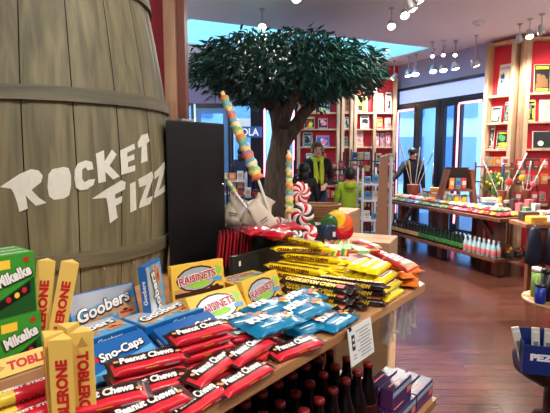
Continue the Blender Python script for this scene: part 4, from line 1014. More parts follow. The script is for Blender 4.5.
# ------------------------------------------------------------------ sign and clear bag on the table edge
sa, sb = T(343, 331, .985), T(376, 312.5, .985)
sgn = thing('price_sign', 'white printed price card hanging on the wooden table edge', 'sign', E(-.46, -.014, .99), TH, rx=R(-8))
sgn.location = (sa + sb) / 2; mid = AB(sgn.location); sgn.location = E(mid[0] - .062, -.012, .998)
w_ = .126
MB().box((0, 0, -.042), (w_, .0018, .098)).build('card', M('sign_card', (228, 228, 222), .5, .02), sgn)
sh = [('r', -.042, .012, .016, .04, 0)] + [('r', .012 + (.004 * ((k * 7) % 3)), .036 - k * .0085, .075 - .012 * ((k * 5) % 3), .0028, 1) for k in range(9)] + [('r', -.042, -.02 - .008 * k, .016, .0025, 1) for k in range(2)]
art(sgn, sh, [M('sign_navy', (40, 48, 62), .5), M('sign_ink', (140, 140, 145), .5)], (0, -.0012, -.045), FRONT, 'printed_lines')
art(sgn, [('e', -.042, .02, .008, .008, 0), ('r', -.042, .006, .009, .006, 0)], [c_wht], (0, -.0018, -.045), FRONT, 'printed_mark')
MB().box((-.052, 0, .006), (.01, .006, .012)).build('clip', m_black, sgn)
cb = thing('plastic_bag', 'clear plastic bag hanging under the table corner', 'plastic bag', E(-.11, .05, .963), TH + R(-15))
mb = MB(); nx, nz = 26, 8; vs = []
for j in range(nz + 1):
    for i in range(nx + 1):
        x = (i / nx - .5) * (.16 + .02 * j / nz); z = -j / nz * .135
        vs.append((x, .018 * math.sin(i * 1.45 + .3 * j) * (.4 + j / nz * .6) + .01 * noise.noise(Vector((i * .7, j * .7, 3))), z - (.02 * math.sin(i * .5) if j == nz else 0)))
mb.add(vs, [(j * (nx + 1) + i, j * (nx + 1) + i + 1, (j + 1) * (nx + 1) + i + 1, (j + 1) * (nx + 1) + i) for j in range(nz) for i in range(nx)], 0, True)
mb.build('film', M('clear_film', (200, 198, 190), .12, .1, alpha=.42), cb)
MB().box((0, 0, .0), (.15, .012, .004)).build('top_seal', M('seal_white', (200, 200, 200), .4), cb)

# ------------------------------------------------------------------ bottles on the lower shelf
def bottle(h=.225, glass=None, cap=None, lab=None):
    o = thing('soda_bottle', 'x', 'bottle')
    MB().lathe([(.026, 0), (.03, .006), (.0305, h * .5), (.028, h * .6), (.015, h * .78), (.0125, h * .95), (.0125, h * .965)], 18).build('glass', glass, o)
    MB().lathe([(.0145, h * .94), (.0152, h * .955), (.0145, h * .99), (.011, h)], 16).build('cap', cap, o)
    MB().lathe([(.0308, h * .16), (.0312, h * .17), (.0312, h * .44), (.0308, h * .45)], 18).build('label', lab, o)
    return o
m_cola = M('dark_bottle_glass', (14, 8, 8), .08, .1, coat=.5); m_rcap = M('cap_red', (120, 26, 28), .35, .08)
kbt = Kind(bottle(.225, m_cola, m_rcap, M('bottle_label', (60, 14, 16), .4)))
names = ('front', 'second', 'third', 'fourth')
for j in range(4):
    for i in range(12):
        kbt.put(E(-.355 - .067 * i - .01 * (j % 2), .04 + .068 * j, .6), 0, f'dark red-capped bottle, {ORD[i]} from the purple boxes, {names[j]} row under the table', 'dark red capped bottles')
def pbx():
    o = thing('candy_box', 'x', 'candy box'); MB().box((0, 0, .0325), (.145, .042, .065)).build('carton', M('purple_card', (84, 40, 92), .4, .1), o, bevel=.002)
    art(o, [('r', 0, 0, .14, .035, 0), ('r', -.02, .0, .07, .006, 1)], [M('navy_card', (34, 36, 62), .4, .2), c_pink], (0, 0, .0653), TOP); art(o, [('r', 0, .016, .14, .016, 0), ('r', .05, -.006, .03, .02, 1)], [M('pale_teal', (140, 180, 190), .4), c_pink], (0, -.0213, .0325), FRONT, 'printed_side'); return o
kpb = Kind(pbx())
for i, (a, b, z) in enumerate(((-.24, -.02, .6), (-.24, .028, .6), (-.24, .076, .6), (-.09, -.02, .6), (-.09, .028, .6), (-.09, .076, .6), (-.235, .0, .666), (-.235, .05, .666))):
    kpb.put(E(a, b, z), TH, ('purple candy box, edge row beside the bottles', 'purple candy box, middle row beside the bottles', 'purple candy box, inner row beside the bottles', 'purple candy box, edge row at the shelf corner', 'purple candy box, middle row at the shelf corner', 'purple candy box, inner row at the shelf corner', 'purple candy box on the upper layer nearest the aisle', 'purple candy box on the upper layer, inner one')[i], 'purple candy boxes')
# ================================================================== PEOPLE
def person(label, loc, rz, H, cols, joints=None, hair='short', build=1.0, face=True, hood=None, scarf=None, child=False):
    """one continuous skinned body; faces -Y before rotation. cols: skin, top, legs, shoes, hair"""
    k = H / 1.72; hs = k * (1.18 if child else 1.0)
    J = {'pelvis': (0, 0, .93), 'waist': (0, 0, 1.06), 'chest': (0, .0, 1.28), 'neckb': (0, .01, 1.43), 'neck': (0, .0, 1.49), 'head': (0, -.015, 1.575), 'crown': (0, -.005, 1.66),
         'shL': (.17, 0, 1.39), 'elL': (.235, .03, 1.13), 'wrL': (.22, -.06, .9), 'shR': (-.17, 0, 1.39), 'elR': (-.235, .03, 1.13), 'wrR': (-.22, -.06, .9),
         'hipL': (.09, 0, .88), 'knL': (.1, -.01, .5), 'anL': (.1, .02, .09), 'toL': (.11, -.13, .035), 'hipR': (-.09, 0, .88), 'knR': (-.1, -.01, .5), 'anR': (-.1, .02, .09), 'toR': (-.11, -.13, .035)}
    J.update(joints or {})
    RD = {'pelvis': .135, 'waist': .125, 'chest': .145, 'neckb': .075, 'neck': .052, 'head': .088, 'crown': .06, 'shL': .075, 'elL': .05, 'wrL': .034, 'hipL': .095, 'knL': .064, 'anL': .045, 'toL': .04}
    for a in ('sh', 'el', 'wr', 'hip', 'kn', 'an', 'to'): RD[a + 'R'] = RD[a + 'L']
    ED = [('pelvis', 'waist', 't'), ('waist', 'chest', 't'), ('chest', 'neckb', 't'), ('neckb', 'neck', 's'), ('neck', 'head', 's'), ('head', 'crown', 's')]
    for s in 'LR': ED += [('chest', 'sh' + s, 't'), ('sh' + s, 'el' + s, 't'), ('el' + s, 'wr' + s, 't'), ('pelvis', 'hip' + s, 'l'), ('hip' + s, 'kn' + s, 'l'), ('kn' + s, 'an' + s, 'l'), ('an' + s, 'to' + s, 'f')]
    for s in 'LR':       # hand: palm, four fingers, thumb
        e, w_ = Vector(J['el' + s]), Vector(J['wr' + s]); d = (w_ - e).normalized(); sd = d.cross(Vector((0, 0, 1)));
        sd = sd.normalized() if sd.length > .1 else Vector((0, 1, 0)); nn = sd.cross(d)
        if s == 'R': sd = -sd
        J['pa' + s] = tuple(w_ + d * .07); RD['pa' + s] = .03; ED.append(('wr' + s, 'pa' + s, 's'))
        for i, ln in enumerate((.07, .08, .075, .06)):
            b = w_ + d * .09 + sd * (.027 - .018 * i); m = b + d * ln * .55 - nn * .008; t = b + d * ln * .95 - nn * .03
            for nm, p_, r_ in (('fb', b, .0095), ('fm', m, .009), ('ft', t, .0075)): J[f'{nm}{i}{s}'] = tuple(p_); RD[f'{nm}{i}{s}'] = r_
            ED += [('pa' + s, f'fb{i}{s}', 's'), (f'fb{i}{s}', f'fm{i}{s}', 's'), (f'fm{i}{s}', f'ft{i}{s}', 's')]
        tb_ = w_ + d * .045 + sd * .04; tt = tb_ + d * .045 + sd * .018
        for nm, p_, r_ in (('tb', tb_, .011), ('tt', tt, .009)): J[nm + s] = tuple(p_); RD[nm + s] = r_
        ED += [('pa' + s, 'tb' + s, 's'), ('tb' + s, 'tt' + s, 's')]
    names_ = list(J); idx = {n: i for i, n in enumerate(names_)}
    me = bpy.data.meshes.new('skel'); me.from_pydata([Vector(J[n]) * k for n in names_], [(idx[a], idx[b]) for a, b, _ in ED], [])
    o = bpy.data.objects.new('skel', me); COL.objects.link(o)
    o.modifiers.new('skin', 'SKIN'); sub = o.modifiers.new('sub', 'SUBSURF'); sub.levels = 1; sub.render_levels = 1
    for n in names_:
        sv = me.skin_vertices[0].data[idx[n]]; r = RD[n] * k * (build if n in ('pelvis', 'waist', 'chest', 'hipL', 'hipR', 'shL', 'shR', 'elL', 'elR') else 1)
        sv.radius = (r, r * .78) if n in ('chest', 'waist', 'pelvis') else (r, r); sv.use_root = n == 'pelvis'
    bpy.context.view_layer.update()
    bm_ = bpy.data.meshes.new_from_object(o.evaluated_get(bpy.context.evaluated_depsgraph_get())); bpy.data.objects.remove(o)
    mats = [cols[0], cols[1], cols[2], cols[3]]; bm_.materials.clear()
    for m in mats: bm_.materials.append(m)
    code = {'s': 0, 't': 1, 'l': 2, 'f': 3}; seg = [(Vector(J[a]) * k, Vector(J[b]) * k, code[c], (RD[a] * k, RD[b] * k)) for a, b, c in ED]
    for p in bm_.polygons:
        best = None; p.use_smooth = True
        for a, b, c, r in seg:
            d = b - a; t = max(0, min(1, (p.center - a).dot(d) / d.length_squared)); q = (p.center - (a + d * t)).length - (r[0] + (r[1] - r[0]) * t) * .9
            if best is None or q < best[0]: best = (q, c)
        p.material_index = best[1]
    pn = thing('person', label, 'person', loc, rz)
    bm_.name = 'body'; link('body', bm_, pn)
    hd = Vector(J['head']) * k; q = k
    hm = MB()
    if hair == 'long': hm.ball(hd + Vector((0, .022, .03)) * q, (.1 * q, .1 * q, .105 * q), 16, 10); hm.ball(hd + Vector((0, .06, -.08)) * q, (.088 * q, .05 * q, .12 * q), 14, 8)
    elif hair == 'bob': hm.ball(hd + Vector((0, .04, .028)) * q, (.1 * q, .095 * q, .112 * q), 16, 10)
    else: hm.ball(hd + Vector((0, .02, .038)) * q, (.096 * q, .1 * q, .09 * q), 16, 10)
    for v in hm.v: v += Vector((noise.noise(v * 60), noise.noise(v * 60 + Vector((5, 0, 0))), 0)) * .006
    hm.build('hair', cols[4], pn)
    if face:
        for s in (-1, 1):
            MB().ball(hd + Vector((s * .032, -.083, .012)) * q, (.013 * q, .008 * q, .008 * q), 8, 6).build('eye', M('eye_dark', (30, 22, 20), .2), pn)
            MB().ball(hd + Vector((s * .09, .0, .0)) * q, (.012 * q, .02 * q, .03 * q), 8, 6).build('ear', cols[0], pn)
        MB().ball(hd + Vector((0, -.094, -.012)) * q, (.012 * q, .016 * q, .022 * q), 8, 6).build('nose', cols[0], pn)
        MB().ball(hd + Vector((0, -.08, -.048)) * q, (.025 * q, .008 * q, .006 * q), 8, 6).build('mouth', M('lips', (150, 70, 66), .4), pn)
    if hood:
        mb = MB(); n = 18; vs = []
        for j, (r, z, y) in enumerate(((.07, .0, .0), (.105, -.03, .03), (.12, -.09, .055), (.09, -.14, .075))):
            for i in range(n): g = 2 * PI * i / n; vs.append(Vector(((r) * math.cos(g), y + r * .8 * math.sin(g), 1.50 + z)) * k)
        mb.add(vs, [(j * n + i, j * n + (i + 1) % n, (j + 1) * n + (i + 1) % n, (j + 1) * n + i) for j in range(3) for i in range(n)], [1 if j == 0 else 0 for j in range(3) for i in range(n)], True)
        mb.build('hood', hood, pn)
    if scarf:
        mb = MB(); mb.tube([Vector((.075 * math.cos(g), .07 * math.sin(g) - .005, 1.45 + .02 * math.sin(g))) * k for g in [2 * PI * i / 14 for i in range(15)]], .034 * k, 8)
        for s in (-1, 1): mb.tube([Vector((s * .05, -.09, 1.42)) * k, Vector((s * .045, -.135, 1.3)) * k, Vector((s * .04, -.15, 1.15)) * k, Vector((s * .05, -.14, 1.03)) * k], [.03 * k, .036 * k, .04 * k, .03 * k], 8)
        mb.build('scarf', scarf, pn)
    return pn
sk = M('skin', (214, 160, 132), .5, .06); sk2 = M('skin_fair', (224, 172, 148), .5, .06)
blk = M('cloth_black', (20, 20, 24), .8, .15); jean = M('jeans', (44, 60, 92), .8, .15); shoe = M('shoe_dark', (26, 24, 26), .6); hbr = M('hair_brown', (98, 72, 52), .6, .2, 60); hdk = M('hair_dark', (24, 18, 18), .5, .2, 60)
lime = M('jacket_lime', (146, 176, 30), .6, .08); pinkc = M('collar_pink', (205, 80, 90), .6); scf = M('scarf_lime', (200, 214, 60), .8, .1)
fl = lambda px, y: Vector(((px - 275) / 460 * y, y, 0))
person('woman in black cardigan and lime scarf standing among the counters', fl(317, 6.9), R(6), 1.66, [sk2, blk, jean, shoe, hbr], hair='bob', scarf=scf, joints={'wrL': (.1, -.2, 1.05), 'elL': (.23, 0, 1.13), 'wrR': (-.12, -.2, 1.02), 'elR': (-.24, 0, 1.13)})
person('dark haired person in black seen from behind, facing the woman', fl(304, 6.15), R(168), 1.36, [sk, blk, jean, shoe, hdk], hair='long', face=True)
person('child in lime green jacket with dark hair, back turned', fl(350, 6.0), R(172), 1.30, [sk2, lime, M('trousers_black', (24, 26, 32), .8), shoe, hdk], hair='bob', hood=[lime, pinkc], build=1.15, child=True, joints={'wrL': (.2, -.1, .93), 'wrR': (-.2, -.1, .93)})
person('man in black jacket reaching sideways beside the glass doors', fl(412, 8.35), R(12), 1.6, [sk, blk, M('trousers_dark', (22, 24, 30), .8), shoe, hdk], joints={'shR': (-.18, -.02, 1.38), 'elR': (-.34, -.1, 1.2), 'wrR': (-.5, -.16, 1.06)}, build=1.12)
person('person in navy coat behind the long twist lollipop', fl(243, 8.2), R(150), 1.62, [sk, M('cloth_navy', (26, 34, 66), .8, .1), jean, shoe, hdk], hair='long', build=1.15)

# ================================================================== CARTONS, BASKET AND BOARD BEHIND THE ISLAND
carton_b = M('carton_brown', (186, 146, 106), .75, .06, 10); tape = M('tape', (160, 122, 84), .4)
def carton_box(label, cx, cy, w, d, z0, z1, rz):
    o = thing('cardboard_box', label, 'cardboard box', (cx, cy, z0), rz)
    MB().box((0, 0, (z1 - z0) / 2), (w, d, z1 - z0)).build('box_body', carton_b, o, bevel=.004)
    MB().box((0, 0, z1 - z0 + .0008), (w * .96, .05, .001)).build('tape_strip', tape, o)
    for s in (-1, 1): MB().box((0, s * (d / 4 + .001), z1 - z0 + .003), (w * .99, d / 2 - .004, .004)).build('flap', carton_b, o)
p = T(340, 217, 1.08)
carton_box('tan cardboard box on top of the taller stack behind the lollipops', .33, 3.08, .40, .42, .62, 1.075, R(-24))
carton_box('tan cardboard box at the foot of the taller stack', .33, 3.08, .42, .44, 0, .613, R(-24))
p = T(364, 234, .98)
carton_box('tan cardboard box on top of the lower stack nearer the aisle', .53, 2.60, .30, .26, .5, .975, R(-24))
carton_box('tan cardboard box at the foot of the lower stack', .53, 2.60, .31, .27, 0, .493, R(-24))
bk_ = thing('wicker_basket', 'shallow tan wicker basket on the taller cardboard stack', 'basket', T(318, 216, 1.084) + Vector((0, .0, .0)))
mb = MB(); nb = 28
for j in range(7):
    r = .07 + .005 * j; mb.tube([(r * 1.35 * math.cos(2 * PI * i / nb), r * math.sin(2 * PI * i / nb), .006 + .0105 * j + .003 * math.sin(i * PI + j * PI)) for i in range(nb + 1)], .0062, 6)
mb.build('weave', M('wicker', (150, 108, 70), .7, .3, 80), bk_); MB().lathe([(.01, .002), (.072, .003), (.07, .008)], 20).build('bottom', MC['wicker'], bk_)
bd = thing('wooden_board', 'tall narrow tan board standing upright behind the cardboard boxes', 'board', D(381, 225, 3.3))
bd.location.z = 0
MB().prism([(-.07, 0), (.05, 0), (.035, 1.455), (-.015, 1.44)], -.02, .02).build('board_face', M('board_tan', (150, 108, 82), .6, .08, 8), bd, rot=(PI / 2, 0, 0), bevel=.003)
MB().box((.062, 0, .72), (.012, .05, 1.42)).build('pale_edge', M('edge_pale', (205, 205, 215), .25, .03), bd)

# ================================================================== FAR COUNTERS AND RACKS
m_dk = M('rack_dark', (34, 32, 36), .5); m_wrk = M('rack_white', (205, 215, 228), .4); m_rust = wood('table_red', (98, 52, 36), (140, 82, 56), (2, 2, .4), .45, 8)
PC = [M('pack_%d' % i, c, .4, .2, 50) for i, c in enumerate([(200, 60, 60), (220, 200, 170), (60, 90, 150), (230, 190, 60), (110, 160, 110), (215, 215, 215), (150, 80, 110), (70, 60, 60), (230, 140, 60), (90, 150, 180), (180, 170, 150), (235, 120, 130)])]
CN = ['red', 'cream', 'blue', 'yellow', 'green', 'white', 'plum', 'charcoal', 'orange', 'sky blue', 'stone', 'pink']
PK = {}
def pack(ci, w, h, d):
    k = (ci, w, h, d)
    if k not in PK:
        o = thing('packet', 'x', 'packet'); MB().box((0, 0, h / 2), (w, d, h)).build('carton', PC[ci], o, bevel=min(w, h, d) * .1)
        art(o, [('r', 0, h * .05, w * .7, h * .4, 0), ('r', 0, -h * .3, w * .5, h * .12, 1)], [PC[(ci + 5) % 12], PC[(ci + 3) % 12]], (0, -d / 2 - .0004, h / 2), FRONT)
        PK[k] = Kind(o)
    return PK[k]
def rack(name, label, px0, px1, d, top, shelves, mat, dep=.35, seed=1, where='rack', w_p=.09, h_p=.14, rows=1, cols_=None):
    x0, x1 = (px0 - 275) / 460 * d, (px1 - 275) / 460 * d; W = x1 - x0; rnd = random.Random(seed)
    o = thing(name, label, 'shelf rack', (x0, d, 0))
    for x in (.012, W - .012):
        for y in (.012, dep - .012): MB().box((x, y, top / 2), (.022, .022, top)).build('post', mat, o)
    for z in shelves: MB().box((W / 2, dep / 2, z - .01), (W - .05, dep, .02)).build('shelf', mat, o)
    n = max(1, int((W - .06) / (w_p + .012)))
    for si, z in enumerate(shelves):
        for i in range(n):
            ci = (cols_ or list(range(12)))[rnd.randrange(len(cols_ or range(12)))]
            h = h_p * (.8 if rnd.random() < .4 else 1)
            pk_ = pack(ci, w_p, round(h, 3), .06)
            pk_.put((x0 + .03 + (i + .5) * (W - .06) / n, d + .05 + rnd.uniform(0, .03), z + .001), R(rnd.uniform(-6, 6)), f'{CN[ci]} packet, {ORD[i]} along the {ORD[si]} shelf, {where}', f'packets on the {where}')
    return o
rack('display_rack', 'dark display rack of small packets behind the woman', 322, 347, 7.5, 1.5, [.5, .75, 1.0, 1.22], m_dk, where='rack behind the woman', seed=3, cols_=[0, 8, 7, 11, 7, 6])
rack('display_rack', 'dark display rack of packets between the child and the bookcase', 350, 372, 8.4, 1.55, [.6, .9, 1.15, 1.36], m_dk, where='rack beyond the child', seed=5, cols_=[7, 10, 5, 7, 0, 2])
rack('display_rack', 'dark display rack of packets below the storefront bookcase', 374, 396, 8.6, 1.5, [.6, .9, 1.15, 1.34], m_dk, where='rack below the storefront bookcase', seed=8, cols_=[7, 10, 0, 7, 1, 6])
rack('display_rack', 'dark display rack of packets between tree trunk and woman', 294, 312, 7.9, 1.36, [.6, .85, 1.1], m_dk, where='rack by the tree trunk', seed=9, cols_=[8, 3, 5, 7, 0])
rack('white_shelf', 'white open shelf of pale boxes beside the child', 362, 383, 5.3, 1.30, [.45, .7, .93, 1.12], m_wrk, where='white shelf beside the child', seed=11, w_p=.07, h_p=.1, cols_=[9, 5, 2, 9, 5])
rack('display_rack', 'dark counter rack with white packets behind the twist lollipop', 226, 262, 5.0, 1.14, [.55, .8, .98], m_dk, where='counter behind the twist lollipop', seed=13, w_p=.06, h_p=.11, cols_=[5, 5, 7, 10])
rack('display_rack', 'low rack of pastel packets beyond the black case', 218, 246, 6.6, 1.2, [.6, .9, 1.08], m_wrk, where='rack beyond the black case', seed=15, cols_=[5, 3, 9, 1, 8])
rack('display_rack', 'dark rack of packets in front of the narrow red shelf bay', 484, 512, 6.85, 1.34, [.5, .8, 1.05, 1.28], m_rust, where='rack before the narrow shelf bay', seed=17, cols_=[1, 5, 4, 7, 8, 10])
rack('display_rack', 'dark rack of packets in front of the wide red shelf bay', 514, 552, 6.35, 1.32, [.5, .8, 1.05, 1.26], m_rust, where='rack before the wide shelf bay', seed=19, cols_=[0, 8, 7, 3, 7, 11, 1])

# ================================================================== THE AISLE TABLE (rustic, two levels)
F_ = Vector((2.57, 5.42, 0)); U = Vector((-.335, .94, 0)).normalized(); V = Vector((U.y, -U.x, 0))
RTH = math.atan2(U.y, U.x)
def RT(t, w, z): v = F_ + U * t + V * w; v.z = z; return v
RZ = .725
names = ('front', 'second', 'third', 'fourth')
at_t = thing('rustic_table', 'dark red-brown rustic table with bottles on its low shelf', 'table', (F_.x, F_.y, 0), RTH)
MB().box((1.0, -.40, RZ - .022), (2.4, .94, .044)).build('tabletop', m_rust, at_t, bevel=.006)
MB().box((1.0, -.40, .21), (2.25, .88, .04)).build('lower_shelf', m_rust, at_t, bevel=.005)
for t in (.02, 1.02, 2.0):
    for w_ in (-.16, -.76): MB().box((t, w_, (RZ - .045) / 2), (.1, .1, RZ - .047)).build('leg', m_rust, at_t, bevel=.005)
for t in (.02, 2.0):
    for s in (-1, 1): MB().box((t + (.2 if t < 1 else -.2), -.16, .55), (.055, .05, .42), rot=rotm(0, R(45 if t < 1 else -45), 0)).build('brace', m_rust, at_t) if s > 0 else None
RF = RTH + PI   # front of this table looks towards the aisle (-V)
def RTa(): return RTH - 0
# bottles on the low shelf
m_gl = M('soda_green_glass', (22, 44, 24), .1, .1, coat=.5); m_cl = M('soda_clear', (170, 200, 205), .1, .1, coat=.5); m_bl = M('soda_brown', (40, 18, 14), .1, .1, coat=.5)
kgn = Kind(bottle(.2, m_gl, M('cap_dark', (40, 44, 40), .4), M('lab_green', (64, 122, 60), .5)))
kwh = Kind(bottle(.2, m_cl, M('cap_white', (225, 228, 230), .4), M('lab_pink', (225, 120, 120), .5)))
kbn = Kind(bottle(.2, m_bl, M('cap_grey', (90, 80, 80), .4), M('lab_cream', (205, 165, 110), .5)))
for j in range(3):
    cnt = {}
    for i in range(28):
        t = -.06 + .076 * i; kk, nm = (kwh, 'pink labelled clear bottle on the low shelf') if i < 7 else ((kgn, 'green soda bottle on the low shelf') if i < 19 else (kbn, 'cream labelled brown bottle on the low shelf'))
        if (j > 1 and i < 7) or (j == 2 and min(abs(t - q) for q in (.02, 1.02, 2.0)) < .083): continue
        i = cnt.get(nm, 0); cnt[nm] = i + 1
        kk.put(RT(t, .0 + .075 * j - .0 + (.0), .2315), RTH, f'{nm}, {ORD[i]} from near end, {names[j]} row', 'bottles on the rustic table shelf')
for i in range(4):   # fruit-coloured bunches at the near end
    p = RT(-.1 - .0, .2 + .14 * i, .2315)
    o = thing('fruit_bag', ('fruit sweet bag at the near end of the low shelf, next to pink bottles', 'second fruit sweet bag along the near end of the low shelf', 'third fruit sweet bag along the near end of the low shelf', 'fruit sweet bag at the far back corner of the low shelf')[i], 'candy bag', p, 0, 'fruit bags')
    MB().lathe([(.05, 0), (.058, .02), (.05, .06)], 14).build('tub', M('tub_dark', (50, 60, 56), .4), o)
    mb = MB(); rnd = random.Random(i + 40)
    for q in range(14): mb.ball((rnd.uniform(-.045, .045), rnd.uniform(-.045, .045), .07 + rnd.uniform(0, .05)), .018, 8, 6, rnd.randrange(4))
    b = mb.build('sweet_filling', [PC[0], PC[4], PC[3], PC[8]], o); b['kind'] = 'stuff'
# table top goods
def tub(ci, cj, label, p, r=.05, h=.09, rz=0):
    o = thing('candy_jar', label, 'candy jar', p, rz)
    MB().lathe([(r * .85, 0), (r, .01), (r, h * .8), (r * .75, h * .88)], 16).build('jar', M('jar_glass_%d' % ci, tuple(int(x) for x in (200, 210, 200)), .08, .02, alpha=.5) if False else PC[ci], o)
    MB().lathe([(r * .8, h * .87), (r * .82, h * .9), (r * .82, h), (r * .7, h * 1.01)], 16).build('lid', PC[cj], o); return o
rnd = random.Random(77)
BG = {}
def gbag(ci):
    if ci not in BG:
        o = thing('candy_bag', 'x', 'candy bag'); wrapper(.098, .072, .05, .012, wr=.007, seed=ci, p=2, sec=16, nx=8).build('wrapper', [PC[ci]], o); art(o, [('r', 0, 0, .05, .025, 0), ('e', 0, 0, .025, .015, 1)], [PC[(ci + 5) % 12], PC[(ci + 2) % 12]], (0, 0, .052), TOP); BG[ci] = Kind(o)
    return BG[ci]
rng = random.Random(4)
for j in range(4):
    n_ = -1
    for i in range(25):
        t = -.12 + .09 * i; w_ = .01 + .104 * j; z = RZ + .0025
        near = [[8, 0, 11, 0, 8, 3], [0, 11, 5, 0, 11, 8], [5, 10, 4, 9, 5, 10], [10, 5, 9, 4, 10, 5], [9, 5, 4, 1, 10, 9]][min(4, i // 5)]
        ci = near[rng.randrange(6)]
        if j >= 1 and .80 < t < 1.16: continue
        n_ += 1
        gbag(ci).put(RT(t, w_, z), RTH + R(90 + rng.uniform(-7, 7)), f'{CN[ci]} candy bag, {ORD[n_]} from near end, {names[j]} row on the rustic table', 'candy bags on the rustic table')
    if j < 2:
        k_ = -1
        for i in range(24):
            t = -.07 + .09 * i; w_ = .06 + .104 * j
            if j and .80 < t < 1.16: continue
            k_ += 1; ci = (0, 5, 11, 10, 3, 8, 4, 5, 9, 1)[rng.randrange(10)]
            gbag(ci).put(RT(t, w_, RZ + .0545), RTH + R(90 + rng.uniform(-8, 8)), f'{CN[ci]} candy bag, {ORD[k_]} from near end, {("outer", "inner")[j]} heap on the rustic table', 'candy bags on the rustic table', rx=0)
# stacked boxes in the middle of the table
def block(ci, px, py, z, w, h, d, label, rz=0): pack(ci, w, h, d).put(T(px, py, z), rz, label)
for k in range(4): pack(0 if k % 2 == 0 else 3, .15, .055, .1).put(RT(1.62, .48, RZ + .002 + .0565 * k), R(-20), ('red', 'yellow', 'red', 'yellow')[k] + ' box in the stack on the rustic table beside the rock candy pot, ' + ('lowest', 'second', 'third', 'topmost')[k], 'box stack')
for k in range(3): pack((5, 9, 5)[k], .2, .05, .14).put(RT(.55, .5, RZ + .002 + .0515 * k), R(-10), ('white', 'sky blue', 'white')[k] + ' box in the pile before the two brown pots, ' + ('lowest', 'middle', 'topmost')[k], 'white box pile')
# upright goods behind the bags
rnd = random.Random(21)
spots = [(t, w_) for w_ in (.46, .60) for t in (-.08, .02, .12, .22, .34, .44, .72 if w_ < .5 else .5, 1.3, 1.4, 1.5, 1.76, 1.86, 1.98)]
for i, (t, w_) in enumerate(spots):
    if (w_ > .5 and .45 < t < .8) or (w_ < .5 and .4 < t < .75) or (1.5 < t < 1.8 and w_ < .5): continue
    ci = (5, 10, 4, 0, 9, 3, 11, 7, 1, 8)[rnd.randrange(10)]; h = (.1, .14, .18, .12)[i % 4]
    pack(ci, .085, h, .06).put(RT(t, w_, RZ + .002), RTH + R(-90 + rnd.uniform(-12, 12)), f'{CN[ci]} upright packet, {ORD[i % 13]} from the near end, {"front" if w_ < .5 else "back"} standing row on rustic table', 'upright packets on the rustic table')
# pots with long sticks
m_pot = M('pot_terracotta', (150, 78, 52), .6, .1); m_potb = M('pot_brown', (128, 66, 44), .55, .1)
def stick_pot(label, p, h, r, sticks, mat, square=False, rz=0):
    o = thing('stick_pot', label, 'pot', p, rz)
    MB().lathe([(r * .8, 0), (r, h * .96), (r * 1.05, h), (r * .9, h), (r * .85, h * .9)], 4 if square else 16, smooth=not square).build('pot', mat, o)
    return o
def rock_stick(label, p, top, col, r=.011, disc=None):
    o = thing('candy_stick', label, 'candy stick', p)
    v = top - p; MB().tube([(0, 0, 0), v], .0055, 6).build('stick', m_stick, o)
    if disc: MB().ball(v, (disc, disc * .35, disc), 16, 8).build('candy_disc', col, o)
    else:
        mb = MB(); mb.tube([v * .62, v * .7, v * .8, v * .9, v], [r * .5, r, r * 1.1, r, r * .4], 8)
        mb.build('rock_candy', col, o)
pA = T(413, 198, RZ + .002); pA = RT(1.9, .28, RZ + .05); pA = D(413, 197, 7.6); pA.z = RZ + .06
stick_pot('terracotta pot of candy sticks on the far end of the rustic table', Vector((pA.x, pA.y, RZ + .002)), .24, .1, 0, m_pot)
for i, (tx, ty, bx, by, c, n) in enumerate(((400, 143, 411, 172, 5, 'far leftmost pale stick leaning out of the terracotta pot'), (420, 147, 415, 172, 1, 'tall cream stick upright in the terracotta pot'), (424, 158, 416, 175, 10, 'stone coloured stick leaning over the man'), (434, 150, 420, 176, 9, 'bluish stick leaning furthest towards the glass doors'), (409, 160, 412, 176, 3, 'short yellow stick in the terracotta pot'))):
    rock_stick(n, Vector((pA.x + (bx - 413) * .008, pA.y + (i - 2) * .01, RZ + .14)), D(tx, ty, pA.y), PC[c], .012)
def pot_at(px, py_base, d, label, h, mat):
    p = D(px, py_base, d); p.z = RZ + .002; stick_pot(label, p, h, .055, 0, mat); return p
q1 = pot_at(501, 212, 6.05, 'brown pot of lollipops nearer the doors on the rustic table', .26, m_potb)
q2 = pot_at(525.5, 209, 6.15, 'brown pot of lollipops nearer the photo edge on the rustic table', .26, m_potb)
for q0, lst in ((q1, ((483, 160, 5, 0, 'pale stick leaning far out of the first brown pot towards the doors'), (487, 170, 10, 0, 'shorter pale stick leaning out of the first brown pot'), (503, 163, 2, 0, 'bluish upright stick in the first brown pot'), (509, 182, 0, .05, 'round red lollipop at the rim of the first brown pot'), (527, 153, 5, 0, 'long white stick crossing from the first brown pot'))),
               (q2, ((522, 178, 3, .045, 'round rainbow lollipop above the second brown pot'), (531, 161, 5, 0, 'white stick upright in the second brown pot'), (545, 160, 1, 0, 'cream stick leaning out towards the photo edge'), (533, 184, 11, .04, 'round pink lollipop at the rim of the second brown pot')))):
    for i, (tx, ty, c, dsc, n) in enumerate(lst): rock_stick(n, q0 + Vector(((i - 2) * .012, .01 * (i % 2), .14)), D(tx, ty, q0.y), PC[c], .01, dsc or None)
